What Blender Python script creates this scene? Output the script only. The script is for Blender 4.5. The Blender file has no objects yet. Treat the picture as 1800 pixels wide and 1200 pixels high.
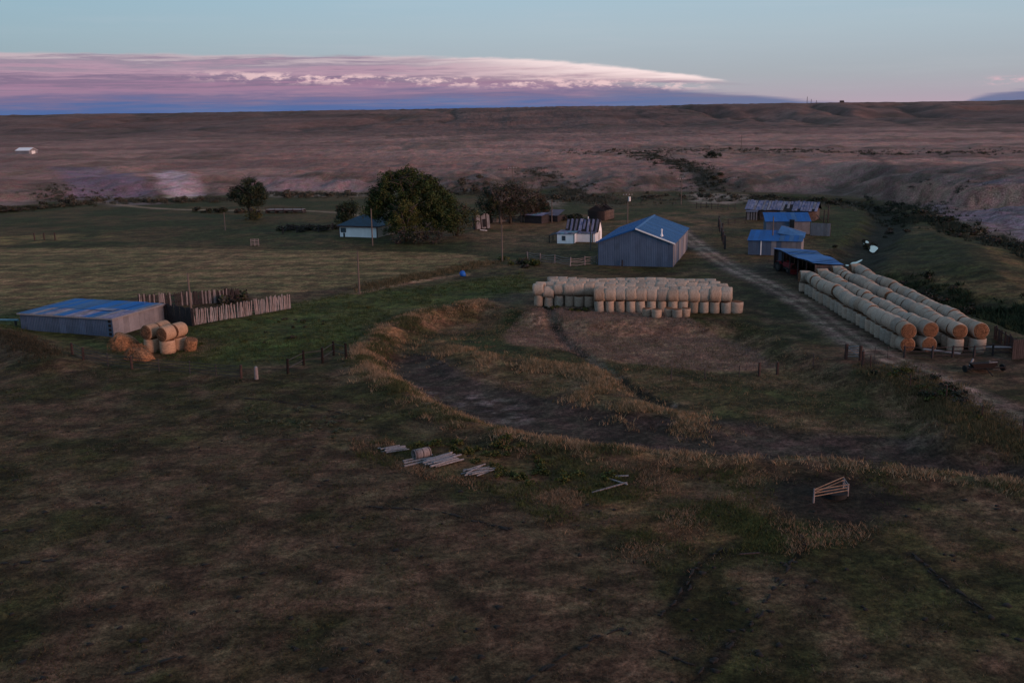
import bpy, math, random
import numpy as np
from mathutils import Vector, Matrix

# ------------------------------------------------------------------ camera
SC = bpy.context.scene
COL = SC.collection
F, YH, ROLL, CAMH = 1750.0, 205.0, math.radians(0.86), 25.0
_p = math.atan((600 - YH) / F)
_f = Vector((0, math.cos(_p), -math.sin(_p)))
_u0 = Vector((0, math.sin(_p), math.cos(_p)))
_r0 = Vector((1, 0, 0))
_r = math.cos(ROLL) * _r0 - math.sin(ROLL) * _u0
_u = math.sin(ROLL) * _r0 + math.cos(ROLL) * _u0
cam = bpy.data.cameras.new('camera')
cam.sensor_width = 36.0
cam.lens = F / 1800 * 36
cam.clip_start = 0.5
cam.clip_end = 30000
camo = bpy.data.objects.new('camera', cam)
COL.objects.link(camo)
M3 = Matrix((_r, _u, -_f)).transposed()
camo.matrix_world = Matrix.Translation((0, 0, CAMH)) @ M3.to_4x4()
SC.camera = camo


def at(px, py, z=0.0):
    """ground point of the place seen at a photo position"""
    d = _f + _r * ((px - 900) / F) + _u * ((600 - py) / F)
    t = (z - CAMH) / d.z
    return Vector((0, 0, CAMH)) + d * t


# ------------------------------------------------------------------ sky and light (dusk, sun just gone behind the viewer's right)
SUN_AZ, SUN_EL = math.radians(122), math.radians(3.0)
W = bpy.data.worlds.new('World')
SC.world = W
W.use_nodes = True
nt = W.node_tree
nt.nodes.clear()


def N(tree, typ, **kw):
    n = tree.nodes.new(typ)
    for k, v in kw.items():
        setattr(n, k, v)
    return n


def math_n(tree, op, a, b=None, c=None, clamp=False):
    n = tree.nodes.new('ShaderNodeMath')
    n.operation = op
    n.use_clamp = clamp
    for i, v in enumerate((a, b, c)):
        if v is None:
            continue
        if isinstance(v, (int, float)):
            n.inputs[i].default_value = v
        else:
            tree.links.new(v, n.inputs[i])
    return n.outputs[0]


def mix_n(tree, fac, a, b, blend='MIX'):
    n = tree.nodes.new('ShaderNodeMix')
    n.data_type = 'RGBA'
    n.blend_type = blend
    for i, v in ((0, fac), (6, a), (7, b)):
        if isinstance(v, (int, float)):
            n.inputs[i].default_value = v
        elif isinstance(v, tuple):
            n.inputs[i].default_value = (*v, 1) if len(v) == 3 else v
        else:
            tree.links.new(v, n.inputs[i])
    return n.outputs[2]


def ramp_n(tree, fac, stops, interp='LINEAR'):
    n = tree.nodes.new('ShaderNodeValToRGB')
    e = n.color_ramp
    e.interpolation = interp
    while len(e.elements) < len(stops):
        e.elements.new(0.5)
    for el, (p, c) in zip(e.elements, stops):
        el.position = p
        el.color = (*c, 1) if len(c) == 3 else c
    tree.links.new(fac, n.inputs[0])
    return n.outputs[0]


def maprange(tree, v, a, b, c=0.0, d=1.0, smooth=True):
    n = tree.nodes.new('ShaderNodeMapRange')
    n.interpolation_type = 'SMOOTHSTEP' if smooth else 'LINEAR'
    tree.links.new(v, n.inputs[0])
    for i, x in enumerate((a, b, c, d)):
        if isinstance(x, (int, float)):
            n.inputs[1 + i].default_value = x
        else:
            tree.links.new(x, n.inputs[1 + i])
    return n.outputs[0]


def build_world():
    t = nt
    sky = N(t, 'ShaderNodeTexSky', sky_type='NISHITA', sun_disc=False)
    sky.sun_elevation = SUN_EL
    sky.sun_rotation = SUN_AZ
    sky.altitude = 1600
    sky.air_density = 1.0
    sky.dust_density = 1.2
    sky.ozone_density = 3.0
    geo = N(t, 'ShaderNodeTexCoord')
    sep = N(t, 'ShaderNodeSeparateXYZ')
    t.links.new(geo.outputs['Generated'], sep.inputs[0])
    X, Y, Z = sep.outputs
    elev = math_n(t, 'ARCSINE', Z)
    az = math_n(t, 'ARCTAN2', X, Y)
    # dusk tint of the clear sky by height: pale band low down, teal blue above, overhead raised and made less blue to light the ground
    tint = ramp_n(t, maprange(t, elev, 0.0, 1.2, smooth=False),
                  [(0.0, (0.46, 0.32, 0.42)), (0.012, (0.40, 0.345, 0.42)), (0.030, (0.37, 0.39, 0.44)), (0.065, (0.39, 0.47, 0.53)),
                   (0.11, (0.35, 0.51, 0.61)), (0.3, (0.28, 0.42, 0.58)), (1.0, (0.31, 0.37, 0.48))])
    skyc = mix_n(t, 1.0, sky.outputs[0], (0.15, 0.15, 0.15), 'MULTIPLY')
    clear = mix_n(t, 0.86, skyc, tint)
    clear = mix_n(t, maprange(t, az, 0.1, -0.7), clear, (0.74, 0.84, 0.86), 'MULTIPLY')
    # slow change along the horizon (the left a little darker), and thin veils
    comb = N(t, 'ShaderNodeCombineXYZ')
    t.links.new(az, comb.inputs[0])
    t.links.new(elev, comb.inputs[1])
    uv = comb.outputs[0]

    def noise(sx, sy, scale, detail=6, rough=0.55, off=0.0, dist=0.0):
        mp = N(t, 'ShaderNodeMapping')
        mp.inputs['Scale'].default_value = (sx, sy, 1)
        mp.inputs['Location'].default_value = (off, off * 0.7, 0)
        t.links.new(uv, mp.inputs[0])
        n = N(t, 'ShaderNodeTexNoise')
        n.inputs['Scale'].default_value = scale
        n.inputs['Detail'].default_value = detail
        n.inputs['Roughness'].default_value = rough
        n.inputs['Distortion'].default_value = dist
        t.links.new(mp.outputs[0], n.inputs[0])
        return n.outputs[0]

    def curve(pts):
        """height (rad) against bearing (rad)"""
        fc = N(t, 'ShaderNodeFloatCurve')
        cv = fc.mapping.curves[0]
        q = [((a + 0.8) / 1.6, 0.2 + h * 10) for a, h in pts]
        fc.mapping.use_clip = False
        cv.points[0].location = q[0]
        cv.points[1].location = q[-1]
        for p in q[1:-1]:
            cv.points.new(*p)
        fc.mapping.update()
        t.links.new(maprange(t, az, -0.8, 0.8, smooth=False), fc.inputs['Value'])
        return math_n(t, 'MULTIPLY', math_n(t, 'SUBTRACT', fc.outputs[0], 0.2), 0.1)

    top_a = curve([(-0.8, 0.0605), (-0.5, 0.0615), (-0.25, 0.0605), (-0.05, 0.0575), (0.05, 0.0525), (0.11, 0.0455), (0.16, 0.039), (0.195, 0.0335), (0.225, 0.0275), (0.26, 0.022), (0.4, 0.0), (0.8, -0.015)])
    bot_a = curve([(-0.8, 0.022), (-0.3, 0.026), (0.0, 0.028), (0.1, 0.0275), (0.2, 0.0275), (0.225, 0.0272), (0.3, 0.027), (0.8, 0.027)])
    top_b = curve([(-0.8, 0.044), (-0.3, 0.044), (-0.1, 0.040), (0.1, 0.031), (0.17, 0.0245), (0.225, 0.0185), (0.28, 0.0125), (0.34, 0.006), (0.38, 0.0), (0.405, 0.002), (0.425, 0.011), (0.45, 0.0165), (0.48, 0.019), (0.6, 0.022), (0.8, 0.024)])
    n_edge = math_n(t, 'SUBTRACT', noise(9, 60, 2.2, 9, 0.62), 0.5)
    n_edge2 = math_n(t, 'SUBTRACT', noise(5, 90, 1.7, 8, 0.6, 4.4), 0.5)
    streak = math_n(t, 'MULTIPLY', math_n(t, 'SUBTRACT', noise(6, 110, 1.6, 10, 0.68, 3.1, 0.3), 0.5), 1.5)
    # low layer: mauve above, blue towards the horizon
    mb_ = maprange(t, math_n(t, 'SUBTRACT', math_n(t, 'ADD', top_b, math_n(t, 'MULTIPLY', n_edge2, 0.012)), elev), -0.001, 0.005)
    ej = math_n(t, 'ADD', elev, math_n(t, 'MULTIPLY', streak, 0.026))
    cb_ = ramp_n(t, maprange(t, ej, 0.0, 0.05, smooth=False), [(0.0, (0.036, 0.105, 0.30)), (0.22, (0.060, 0.112, 0.28)), (0.42, (0.16, 0.125, 0.235)), (0.62, (0.32, 0.185, 0.275)), (0.78, (0.19, 0.135, 0.22)), (1.0, (0.36, 0.24, 0.31))])
    cb_ = mix_n(t, maprange(t, az, 0.02, 0.24, 0.0, 0.62), cb_, (0.15, 0.165, 0.255))
    final = mix_n(t, math_n(t, 'MULTIPLY', mb_, 0.92), clear, cb_)
    # anvil above it
    ma = math_n(t, 'MULTIPLY', maprange(t, math_n(t, 'SUBTRACT', math_n(t, 'ADD', top_a, math_n(t, 'MULTIPLY', n_edge, 0.008)), elev), -0.0008, 0.003),
                maprange(t, math_n(t, 'SUBTRACT', elev, math_n(t, 'ADD', bot_a, math_n(t, 'MULTIPLY', n_edge2, 0.016))), -0.002, 0.006))
    pos = math_n(t, 'ADD', math_n(t, 'DIVIDE', math_n(t, 'SUBTRACT', elev, bot_a), math_n(t, 'MAXIMUM', math_n(t, 'SUBTRACT', top_a, bot_a), 0.004)), math_n(t, 'MULTIPLY', streak, 1.0))
    dull = ramp_n(t, pos, [(0.0, (0.34, 0.19, 0.285)), (0.3, (0.20, 0.145, 0.225)), (0.55, (0.40, 0.25, 0.33)), (0.78, (0.27, 0.21, 0.28)), (1.0, (0.48, 0.38, 0.42))])
    cream = ramp_n(t, pos, [(0.0, (0.24, 0.16, 0.235)), (0.25, (0.40, 0.27, 0.33)), (0.5, (0.66, 0.50, 0.51)), (0.85, (0.84, 0.67, 0.66))])
    ca_ = mix_n(t, maprange(t, az, -0.16, 0.10), dull, cream)
    final = mix_n(t, math_n(t, 'MULTIPLY', ma, 0.95), final, ca_)
    # row of sunlit puffs
    puff = noise(34, 95, 1.0, 10, 0.66, 7.7)
    ridge = math_n(t, 'ADD', 0.036, math_n(t, 'MULTIPLY', math_n(t, 'ADD', az, 0.1), -0.03))
    dv = math_n(t, 'SUBTRACT', elev, ridge)
    pm = math_n(t, 'MULTIPLY', math_n(t, 'MULTIPLY', maprange(t, dv, 0.0065, 0.001), maprange(t, dv, -0.0085, -0.001)), maprange(t, puff, 0.47, 0.59))
    pm = math_n(t, 'MULTIPLY', pm, math_n(t, 'MULTIPLY', maprange(t, az, -0.34, -0.22), maprange(t, az, 0.22, 0.14)))
    final = mix_n(t, math_n(t, 'MULTIPLY', pm, 0.8), final, (0.80, 0.55, 0.55))
    # small pink tuft over the low bank on the right
    pr = math_n(t, 'MULTIPLY', math_n(t, 'MULTIPLY', maprange(t, az, 0.425, 0.45), maprange(t, az, 0.60, 0.53)), maprange(t, math_n(t, 'ABSOLUTE', math_n(t, 'SUBTRACT', elev, 0.024)), 0.006, 0.001))
    final = mix_n(t, math_n(t, 'MULTIPLY', pr, maprange(t, puff, 0.44, 0.6)), final, (0.62, 0.40, 0.45))
    veil = maprange(t, noise(3, 40, 2.0, 6, 0.6, 11.0), 0.45, 0.8, 0.0, 0.10)
    final = mix_n(t, veil, final, (0.5, 0.5, 0.55))
    bg = N(t, 'ShaderNodeBackground')
    bg.inputs['Strength'].default_value = 1.0
    t.links.new(final, bg.inputs['Color'])
    out = N(t, 'ShaderNodeOutputWorld')
    t.links.new(bg.outputs[0], out.inputs['Surface'])


build_world()
sun = bpy.data.lights.new('sun', 'SUN')
sun.energy = 2.3
sun.angle = math.radians(18)
sun.color = (1.0, 0.52, 0.36)
suno = bpy.data.objects.new('sun', sun)
COL.objects.link(suno)
_sd = Vector((math.sin(SUN_AZ) * math.cos(0.17), math.cos(SUN_AZ) * math.cos(0.17), math.sin(0.17)))
suno.rotation_euler = _sd.to_track_quat('Z', 'Y').to_euler()
suno.location = (0, 0, 80)
SC.view_settings.view_transform = 'Standard'
SC.view_settings.look = 'None'
SC.view_settings.gamma = 1.0
SC.view_settings.exposure = 0.22
SC.cycles.use_denoising = True
SC.cycles.max_bounces = 4
SC.cycles.diffuse_bounces = 2
SC.cycles.glossy_bounces = 2
SC.cycles.transparent_max_bounces = 4

# ------------------------------------------------------------------ small tools
rng = np.random.default_rng(7)
random.seed(5)


def hash2(ix, iy, seed):
    h = (ix.astype(np.int64) * 374761393 + iy.astype(np.int64) * 668265263 + seed * 1442695041) & 0x7fffffff
    h = ((h ^ (h >> 13)) * 1274126177) & 0x7fffffff
    h = h ^ (h >> 16)
    return (h & 0xffffff) / float(0xffffff)


def vnoise(x, y, seed=0):
    ix, iy = np.floor(x), np.floor(y)
    fx, fy = x - ix, y - iy
    fx = fx * fx * fx * (fx * (fx * 6 - 15) + 10)
    fy = fy * fy * fy * (fy * (fy * 6 - 15) + 10)
    a = hash2(ix, iy, seed)
    b = hash2(ix + 1, iy, seed)
    c = hash2(ix, iy + 1, seed)
    d = hash2(ix + 1, iy + 1, seed)
    return (a * (1 - fx) + b * fx) * (1 - fy) + (c * (1 - fx) + d * fx) * fy


def fbm(x, y, octv=5, seed=0, gain=0.5):
    x = np.asarray(x, float)
    y = np.asarray(y, float)
    s = np.zeros_like(x)
    a, tot = 1.0, 0.0
    for o in range(octv):
        c, sn = math.cos(o * 0.9), math.sin(o * 0.9)
        s += a * vnoise((x * c - y * sn) * 2 ** o + 17.3 * o, (x * sn + y * c) * 2 ** o - 9.1 * o, seed + o)
        tot += a
        a *= gain
    return s / tot


def sstep(a, b, v):
    t = np.clip((v - a) / (b - a), 0, 1)
    return t * t * (3 - 2 * t)


def seg_dist(x, y, pts):
    """distance to a polyline and arc position 0..1"""
    best = np.full(x.shape, 1e18)
    arc = np.zeros(x.shape)
    n = len(pts) - 1
    for i in range(n):
        ax, ay = pts[i]
        bx, by = pts[i + 1]
        dx, dy = bx - ax, by - ay
        L = dx * dx + dy * dy + 1e-9
        t = np.clip(((x - ax) * dx + (y - ay) * dy) / L, 0, 1)
        d = (x - ax - t * dx) ** 2 + (y - ay - t * dy) ** 2
        m = d < best
        best = np.where(m, d, best)
        arc = np.where(m, (i + t) / n, arc)
    return np.sqrt(best), arc


def sdf(x, y, poly):
    """positive inside"""
    d, _ = seg_dist(x, y, list(poly) + [poly[0]])
    ins = np.zeros(x.shape, bool)
    n = len(poly)
    j = n - 1
    for i in range(n):
        xi, yi = poly[i]
        xj, yj = poly[j]
        c = ((yi > y) != (yj > y)) & (x < (xj - xi) * (y - yi) / (yj - yi + 1e-12) + xi)
        ins ^= c
        j = i
    return np.where(ins, d, -d)


def smooth_line(pts, n=2):
    for _ in range(n):
        q = [pts[0]]
        for a, b in zip(pts[:-1], pts[1:]):
            q.append((a[0] * .75 + b[0] * .25, a[1] * .75 + b[1] * .25))
            q.append((a[0] * .25 + b[0] * .75, a[1] * .25 + b[1] * .75))
        q.append(pts[-1])
        pts = q
    return pts


def G(pix, z=0.0, sm=0):
    l = [(v.x, v.y) for v in (at(px, py, z) for px, py in pix)]
    return smooth_line(l, sm) if sm else l


# ------------------------------------------------------------------ layout of the land (metres)
OUTER_BANK = G([(840, 535), (815, 541), (745, 552), (690, 577), (652, 612), (645, 645), (690, 675), (740, 708), (800, 738), (900, 768), (1020, 790), (1150, 800),
                (1300, 808), (1450, 818), (1600, 832), (1800, 860), (1950, 880)], sm=1)
BASIN = OUTER_BANK + G([(1950, 830), (1800, 775), (1690, 765), (1670, 715), (1620, 690), (1500, 650), (1420, 620), (1330, 572), (1290, 565), (1040, 562), (935, 548)])
MUD = G([(705, 640), (735, 668), (800, 690), (900, 718), (1000, 742), (1150, 764), (1300, 776), (1450, 788), (1600, 803), (1800, 825), (1900, 835)], -1.1, 1)
BLUEMUD = G([(755, 682), (820, 692), (880, 708), (905, 725)], -1.1, 1)
RILL = G([(962, 548), (972, 570), (988, 590), (1020, 615), (1060, 640), (1095, 668), (1130, 690), (1180, 705)], -0.9, 1)
PINK1 = G([(884, 585), (905, 565), (950, 552), (1010, 552), (1100, 555), (1180, 562), (1255, 585), (1330, 610), (1370, 640), (1250, 645), (1120, 632), (1060, 622), (980, 607), (900, 600)], -0.8)
INNER_RING = G([(905, 535), (860, 560), (800, 590), (800, 612), (860, 622), (960, 618), (1010, 622), (960, 606), (890, 594), (888, 578), (930, 556)], -0.6)
INNER_BANK = G([(775, 600), (800, 618), (860, 628), (930, 640), (1020, 650), (1070, 665), (1020, 690), (1080, 705), (1180, 735), (1250, 745)], -0.9, 1)
ROAD = G([(1196, 405), (1225, 430), (1275, 465), (1330, 492), (1400, 525), (1450, 560), (1500, 598), (1560, 628), (1640, 664), (1720, 702), (1800, 742), (1900, 790), (2100, 880)], 0, 2)
ROAD2 = G([(1040, 500), (960, 512), (905, 522), (875, 540), (850, 560)], 0, 1)
FARTRACK = G([(160, 352), (220, 360), (300, 366), (420, 368), (480, 367), (560, 369), (600, 373), (650, 380)], 0.3, 1)
CREEK = G([(1400, 348), (1480, 352), (1545, 362), (1565, 382), (1555, 402), (1530, 425), (1512, 445), (1490, 462), (1500, 474), (1540, 488), (1590, 505), (1660, 520), (1730, 540), (1800, 560), (1900, 590)], 0, 2)
BENCH_EDGE = G([(-900, 395), (-300, 378), (0, 366), (100, 358), (190, 350), (330, 347), (450, 342), (600, 338), (760, 341), (900, 345), (960, 336), (1000, 348), (1100, 341), (1250, 338), (1400, 341), (1520, 352), (1590, 368), (1650, 388), (1720, 408), (1800, 432), (1950, 480)], 0, 1)
BENCH = BENCH_EDGE + [(400, 120), (6000, 500), (6000, 9000), (-6000, 9000), (-6000, 500)]
CLIFF_EDGE = G([(1655, 332), (1700, 338), (1740, 340), (1800, 341), (1850, 342), (2000, 345)], 5.0)
CLIFF = CLIFF_EDGE + [(420, 300), (420, 620), (120, 620), (95, 420)]
FIELD = G([(-300, 448), (0, 437), (200, 434), (420, 438), (640, 440), (790, 444), (862, 452), (830, 464), (760, 478), (640, 500), (520, 515), (330, 518), (200, 524), (60, 540), (0, 548), (-300, 575)])
MOWN2 = G([(-100, 418), (120, 412), (200, 415), (120, 424), (0, 430), (-100, 432)])
GREEN1 = G([(310, 575), (420, 555), (520, 530), (640, 512), (780, 500), (920, 480), (940, 510), (850, 530), (740, 545), (660, 575), (620, 610), (500, 640), (330, 640), (140, 610), (0, 590), (-100, 560), (30, 548), (200, 600)])
GREEN2 = G([(1470, 360), (1550, 372), (1555, 395), (1520, 425), (1480, 450), (1440, 430), (1460, 400)])
GREEN3 = G([(1500, 478), (1570, 478), (1700, 500), (1800, 520), (1900, 560), (1900, 620), (1800, 590), (1680, 560), (1580, 510)])
RIGHTHILL = G([(1560, 420), (1620, 400), (1720, 420), (1850, 450), (1900, 540), (1780, 535), (1650, 500), (1560, 475)])
TANSTREAK = G([(632, 516), (690, 503), (740, 494), (815, 484)])
PALE = [(G([(1690, 978), (1800, 962), (1900, 960), (1900, 975), (1800, 984), (1700, 986)]), (0.20, 0.135, 0.095)),
        (G([(1560, 905), (1680, 902), (1800, 894), (1900, 890), (1900, 900), (1800, 908), (1650, 918)]), (0.15, 0.12, 0.095)),
        (G([(1575, 1110), (1640, 1090), (1700, 1120), (1660, 1180), (1590, 1190)]), (0.125, 0.092, 0.078)),
        (G([(268, 312), (290, 305), (335, 308), (355, 320), (335, 330), (290, 326)], 4.2), (0.46, 0.42, 0.44)),
        (G([(85, 300), (160, 300), (240, 312), (300, 335), (200, 340), (120, 330)], 4.0), (0.17, 0.15, 0.19)),
        (G([(1630, 345), (1700, 345), (1850, 352), (1850, 420), (1780, 405), (1690, 375), (1640, 362)], 3.0), (0.175, 0.158, 0.175)),
        (G([(1215, 318), (1300, 318), (1330, 328), (1280, 334), (1220, 333)], 4.0), (0.30, 0.27, 0.29)),
        (G([(905, 322), (950, 318), (990, 330), (985, 340), (930, 334)], 4.0), (0.22, 0.20, 0.21)),
        (G([(450, 312), (640, 312), (640, 324), (450, 326)], 4.0), (0.24, 0.205, 0.205))]
WEEDS = G([(620, 770), (700, 760), (860, 780), (1050, 815), (1300, 825), (1560, 850), (1640, 900), (1500, 960), (1380, 1010), (1240, 1015), (1080, 985), (960, 930), (880, 870), (720, 830), (620, 800)])
DARKYARD = G([(1280, 478), (1400, 500), (1480, 570), (1560, 625), (1800, 650), (1800, 625), (1740, 600), (1600, 520), (1420, 470), (1350, 455)])
FEED_MUD = at(1462, 880)
BROWNYARD = G([(770, 395), (900, 380), (1000, 380), (1200, 365), (1300, 372), (1300, 395), (1230, 410), (1050, 420), (1000, 440), (860, 430), (780, 415)])
BALEYARD_DIRT = at(300, 612)


def height(x, y, full=True):
    x = np.asarray(x, float)
    y = np.asarray(y, float)
    h = (fbm(x / 22, y / 22, 3, 3) - 0.5) * 0.30 + (fbm(x / 5, y / 5, 2, 9) - 0.5) * 0.10
    near = 1 - sstep(500, 800, y)
    # old channel loop
    sd = sdf(x, y, BASIN)
    wob = (fbm(x / 6, y / 6, 3, 21) - 0.5) * 3.0
    inside = sstep(-0.6, 4.5, sd + wob)
    h += -1.25 * inside
    dob, _ = seg_dist(x, y, OUTER_BANK)
    h += 0.45 * np.exp(-((dob + wob * 0.3) / 2.6) ** 2) * (1 - 0.6 * inside)
    dm, _ = seg_dist(x, y, MUD)
    h += -0.35 * (1 - sstep(2.2, 5.5, dm + wob * 0.6))
    dr, _ = seg_dist(x, y, RILL)
    h += -0.30 * (1 - sstep(0.2, 1.2, dr + wob * .12))
    db, _ = seg_dist(x, y, INNER_BANK)
    h += 0.35 * np.exp(-(db / 2.2) ** 2) * inside
    # creek
    dc, _ = seg_dist(x, y, CREEK)
    h += -1.5 * (1 - sstep(1.5, 6.5, dc + wob * 0.8))
    h += 1.6 * sstep(0, 14, sdf(x, y, RIGHTHILL) + wob)
    # berm at the lower left
    bx, by = seg_dist(x, y, G([(-80, 560), (0, 595), (50, 615), (95, 640)]))[0], 0
    h += 0.9 * np.exp(-(bx / 3.2) ** 2)
    # bench and far plain
    sb = sdf(x, y, BENCH)
    gn = fbm(x / 16, y / 16, 4, 31)
    rise = sstep(0, 38, sb + (gn - 0.5) * 26)
    h += 5.0 * rise + (fbm(x / 9, y / 9, 4, 35) - 0.5) * 2.9 * np.clip(rise * (1.35 - rise) * 3.4, 0, 1)
    h += 7.0 * sstep(300, 950, y) * sstep(30, 200, sb) + (fbm(x / 130, y / 130, 3, 40) - 0.5) * 1.8 * sstep(60, 260, sb) * (1 - sstep(800, 1000, y))
    sc = sdf(x, y, CLIFF)
    rg = np.abs(fbm(x / 4.5, y / 30, 3, 51) - 0.5) * 2
    h += 4.2 * sstep(-0.4, 1.8, sc - rg * 6.0 + 1.4) * (1 - sstep(20, 220, sc)) * sstep(104, 120, x) * (1 - sstep(275, 460, y))
    # hills and the flat rim
    gx = fbm(x / 150 + fbm(x / 260, y / 260, 2, 62) * 2.0, y / 420, 3, 60) * 0.8 + fbm(x / 48, y / 160, 3, 64) * 0.2
    rid = 1 - np.abs(gx - 0.5) * 5.0
    rid = np.clip(rid, 0, 1) ** 1.6
    amp = 0.55 + 0.45 * sstep(-100, 250, x)
    prog = (y - 830) / 700 - rid * 0.12 * amp + (fbm(x / 400, y / 900, 2, 66) - 0.5) * 0.16
    hill = 0.42 * sstep(0, 0.75, prog) + 0.58 * sstep(0.45, 1.0, prog)
    h += 26.0 * hill
    h += -rid * 6.5 * amp * sstep(0.05, 0.4, prog) * (1 - sstep(0.85, 1.05, prog))
    return h


def gz(x, y):
    return float(height(np.array([x]), np.array([y]))[0])


def ground_color(x, y):
    n1 = fbm(x / 14, y / 14, 5, 101, 0.6)
    n2 = fbm(x / 3.2, y / 5.0, 4, 111, 0.6)
    n3 = fbm(x / 45, y / 45, 4, 121)
    wob = (fbm(x / 5, y / 5, 4, 131) - 0.5) * 5

    def C(r, g, b):
        return np.stack([np.full(x.shape, r), np.full(x.shape, g), np.full(x.shape, b)], -1)

    def mixc(a, b, m):
        m = np.clip(m, 0, 1)[..., None]
        return a * (1 - m) + b * m
    col = mixc(C(0.046, 0.048, 0.024), C(0.088, 0.067, 0.053), sstep(0.37, 0.57, n1 * 0.6 + n2 * 0.4))
    col = mixc(col, C(0.033, 0.038, 0.019), sstep(0.52, 0.70, n3) * 0.8)
    col = mixc(col, C(0.115, 0.094, 0.072), sstep(0.60, 0.78, n2) * 0.5)
    # yard ground further off
    far = sstep(120, 190, y)
    col = mixc(col, mixc(C(0.045, 0.055, 0.026), C(0.085, 0.070, 0.040), sstep(0.4, 0.6, n1)), far * 0.85)
    col = mixc(col, C(0.15, 0.105, 0.07), sstep(-3, 5, sdf(x, y, BROWNYARD) + wob) * sstep(0.38, 0.6, n2 * .5 + n1 * .5))
    # fields
    st = fbm(x / 26 + y / 60, y / 2.6, 4, 141)
    f = sstep(-1.0, 1.5, sdf(x, y, FIELD) + wob * 0.4)
    fc = mixc(C(0.135, 0.125, 0.072), C(0.235, 0.185, 0.118), sstep(0.42, 0.68, st * 0.7 + n1 * 0.3))
    fc = mixc(fc, C(0.17, 0.125, 0.085), sstep(0.55, 0.7, n1) * 0.5)
    col = mixc(col, fc, f)
    m2 = sstep(-1.5, 1.5, sdf(x, y, MOWN2) + wob * .5)
    col = mixc(col, C(0.20, 0.17, 0.09), m2 * sstep(0.35, 0.55, n2 * .5 + n1 * .5))
    # band of darker sward in front of the field's far edge
    g = sstep(-3, 4, sdf(x, y, GREEN1) + wob)
    col = mixc(col, mixc(C(0.048, 0.084, 0.026), C(0.090, 0.104, 0.038), n2), g * 0.9)
    for P in (GREEN2, GREEN3):
        g = sstep(-4, 4, sdf(x, y, P) + wob)
        col = mixc(col, mixc(C(0.026, 0.046, 0.018), C(0.045, 0.058, 0.026), n2), g * 0.9)
    g = sstep(-4, 4, sdf(x, y, RIGHTHILL) + wob)
    col = mixc(col, mixc(C(0.040, 0.046, 0.022), C(0.105, 0.088, 0.05), sstep(0.45, 0.68, n1)), g * 0.9)
    d, _ = seg_dist(x, y, CREEK)
    col = mixc(col, C(0.022, 0.024, 0.019), 1 - sstep(2.0, 7.0, d + wob))
    # channel loop
    sb = sdf(x, y, BASIN)
    ins = sstep(0, 4, sb + wob * 0.6)
    incol = mixc(C(0.085, 0.070, 0.042), C(0.150, 0.108, 0.080), sstep(0.4, 0.62, n2 * 0.6 + n1 * 0.4))
    incol = mixc(incol, C(0.042, 0.052, 0.024), sstep(0.5, 0.66, fbm(x / 9, y / 9, 4, 151)) * 0.8)
    col = mixc(col, incol, ins)
    p = sstep(-1.2, 1.2, sdf(x, y, PINK1) + wob * 0.6)
    col = mixc(col, mixc(C(0.235, 0.160, 0.135), C(0.32, 0.225, 0.185), n2), p * 0.92)
    p = sstep(-1.2, 1.2, sdf(x, y, INNER_RING) + wob * 0.4)
    col = mixc(col, C(0.034, 0.050, 0.022), p * 0.9)
    d, _ = seg_dist(x, y, MUD)
    mm = (1 - sstep(4.3, 6.8, d + wob * 0.55)) * ins
    col = mixc(col, mixc(C(0.036, 0.032, 0.036), C(0.066, 0.057, 0.062), n2), mm * 0.95)
    d, _ = seg_dist(x, y, BLUEMUD)
    crack = sstep(0.46, 0.60, fbm(x / 1.3, y / 1.3, 3, 161))
    col = mixc(col, C(0.135, 0.135, 0.16), (1 - sstep(1.0, 3.4, d + wob * 0.3)) * crack * 0.9)
    d, _ = seg_dist(x, y, RILL)
    col = mixc(col, mixc(C(0.03, 0.03, 0.026), C(0.12, 0.115, 0.12), sstep(0.5, 0.6, n2)), 1 - sstep(0.4, 1.3, d + wob * 0.15))
    for L, wd, a in ((OUTER_BANK, 3.0, 0.75), (INNER_BANK, 2.2, 0.7)):
        d, _ = seg_dist(x, y, L)
        col = mixc(col, mixc(C(0.17, 0.112, 0.062), C(0.28, 0.19, 0.115), n2), (1 - sstep(0.2, wd, d + wob * 0.5)) * a * sstep(.40, .62, n2 + .06 - .12 * sstep(-6, 14, x) - .2 * sstep(12, 26, x)))
    g = sstep(-2, 4, sdf(x, y, WEEDS) + wob)
    col = mixc(col, mixc(C(0.105, 0.070, 0.042), C(0.19, 0.125, 0.082), n2), g * 0.85 * sstep(0.40, 0.60, fbm(x / 5, y / 3.2, 4, 251)))
    col = mixc(col, C(0.052, 0.064, 0.024), g * 0.8 * sstep(0.54, 0.66, fbm(x / 6, y / 4, 4, 253)))
    # yards, tracks
    g = sstep(-3, 3, sdf(x, y, DARKYARD) + wob * 0.5)
    col = mixc(col, C(0.052, 0.047, 0.045), g * 0.8)
    d, _ = seg_dist(x, y, ROAD)
    rw = 1 - sstep(1.5, 3.0, d + wob * 0.2)
    rut = np.exp(-((d - 0.9) / 0.42) ** 2)
    col = mixc(col, mixc(C(0.11, 0.092, 0.09), C(0.25, 0.215, 0.22), np.clip(rut + sstep(.5, .7, n2) * .5, 0, 1)), rw * 0.92)
    d, _ = seg_dist(x, y, ROAD2)
    col = mixc(col, C(0.085, 0.075, 0.06), (1 - sstep(0.8, 2.4, d + wob * 0.2)) * 0.7)
    d, _ = seg_dist(x, y, TANSTREAK)
    col = mixc(col, C(0.235, 0.165, 0.125), 1 - sstep(0.4, 1.5, d + wob * 0.2))
    d = np.hypot(x - FEED_MUD.x, (y - FEED_MUD.y) * 1.0)
    col = mixc(col, C(0.026, 0.022, 0.021), 1 - sstep(3.0, 6.5, d + wob * 0.5))
    d = np.hypot(x - BALEYARD_DIRT.x, (y - BALEYARD_DIRT.y))
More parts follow.
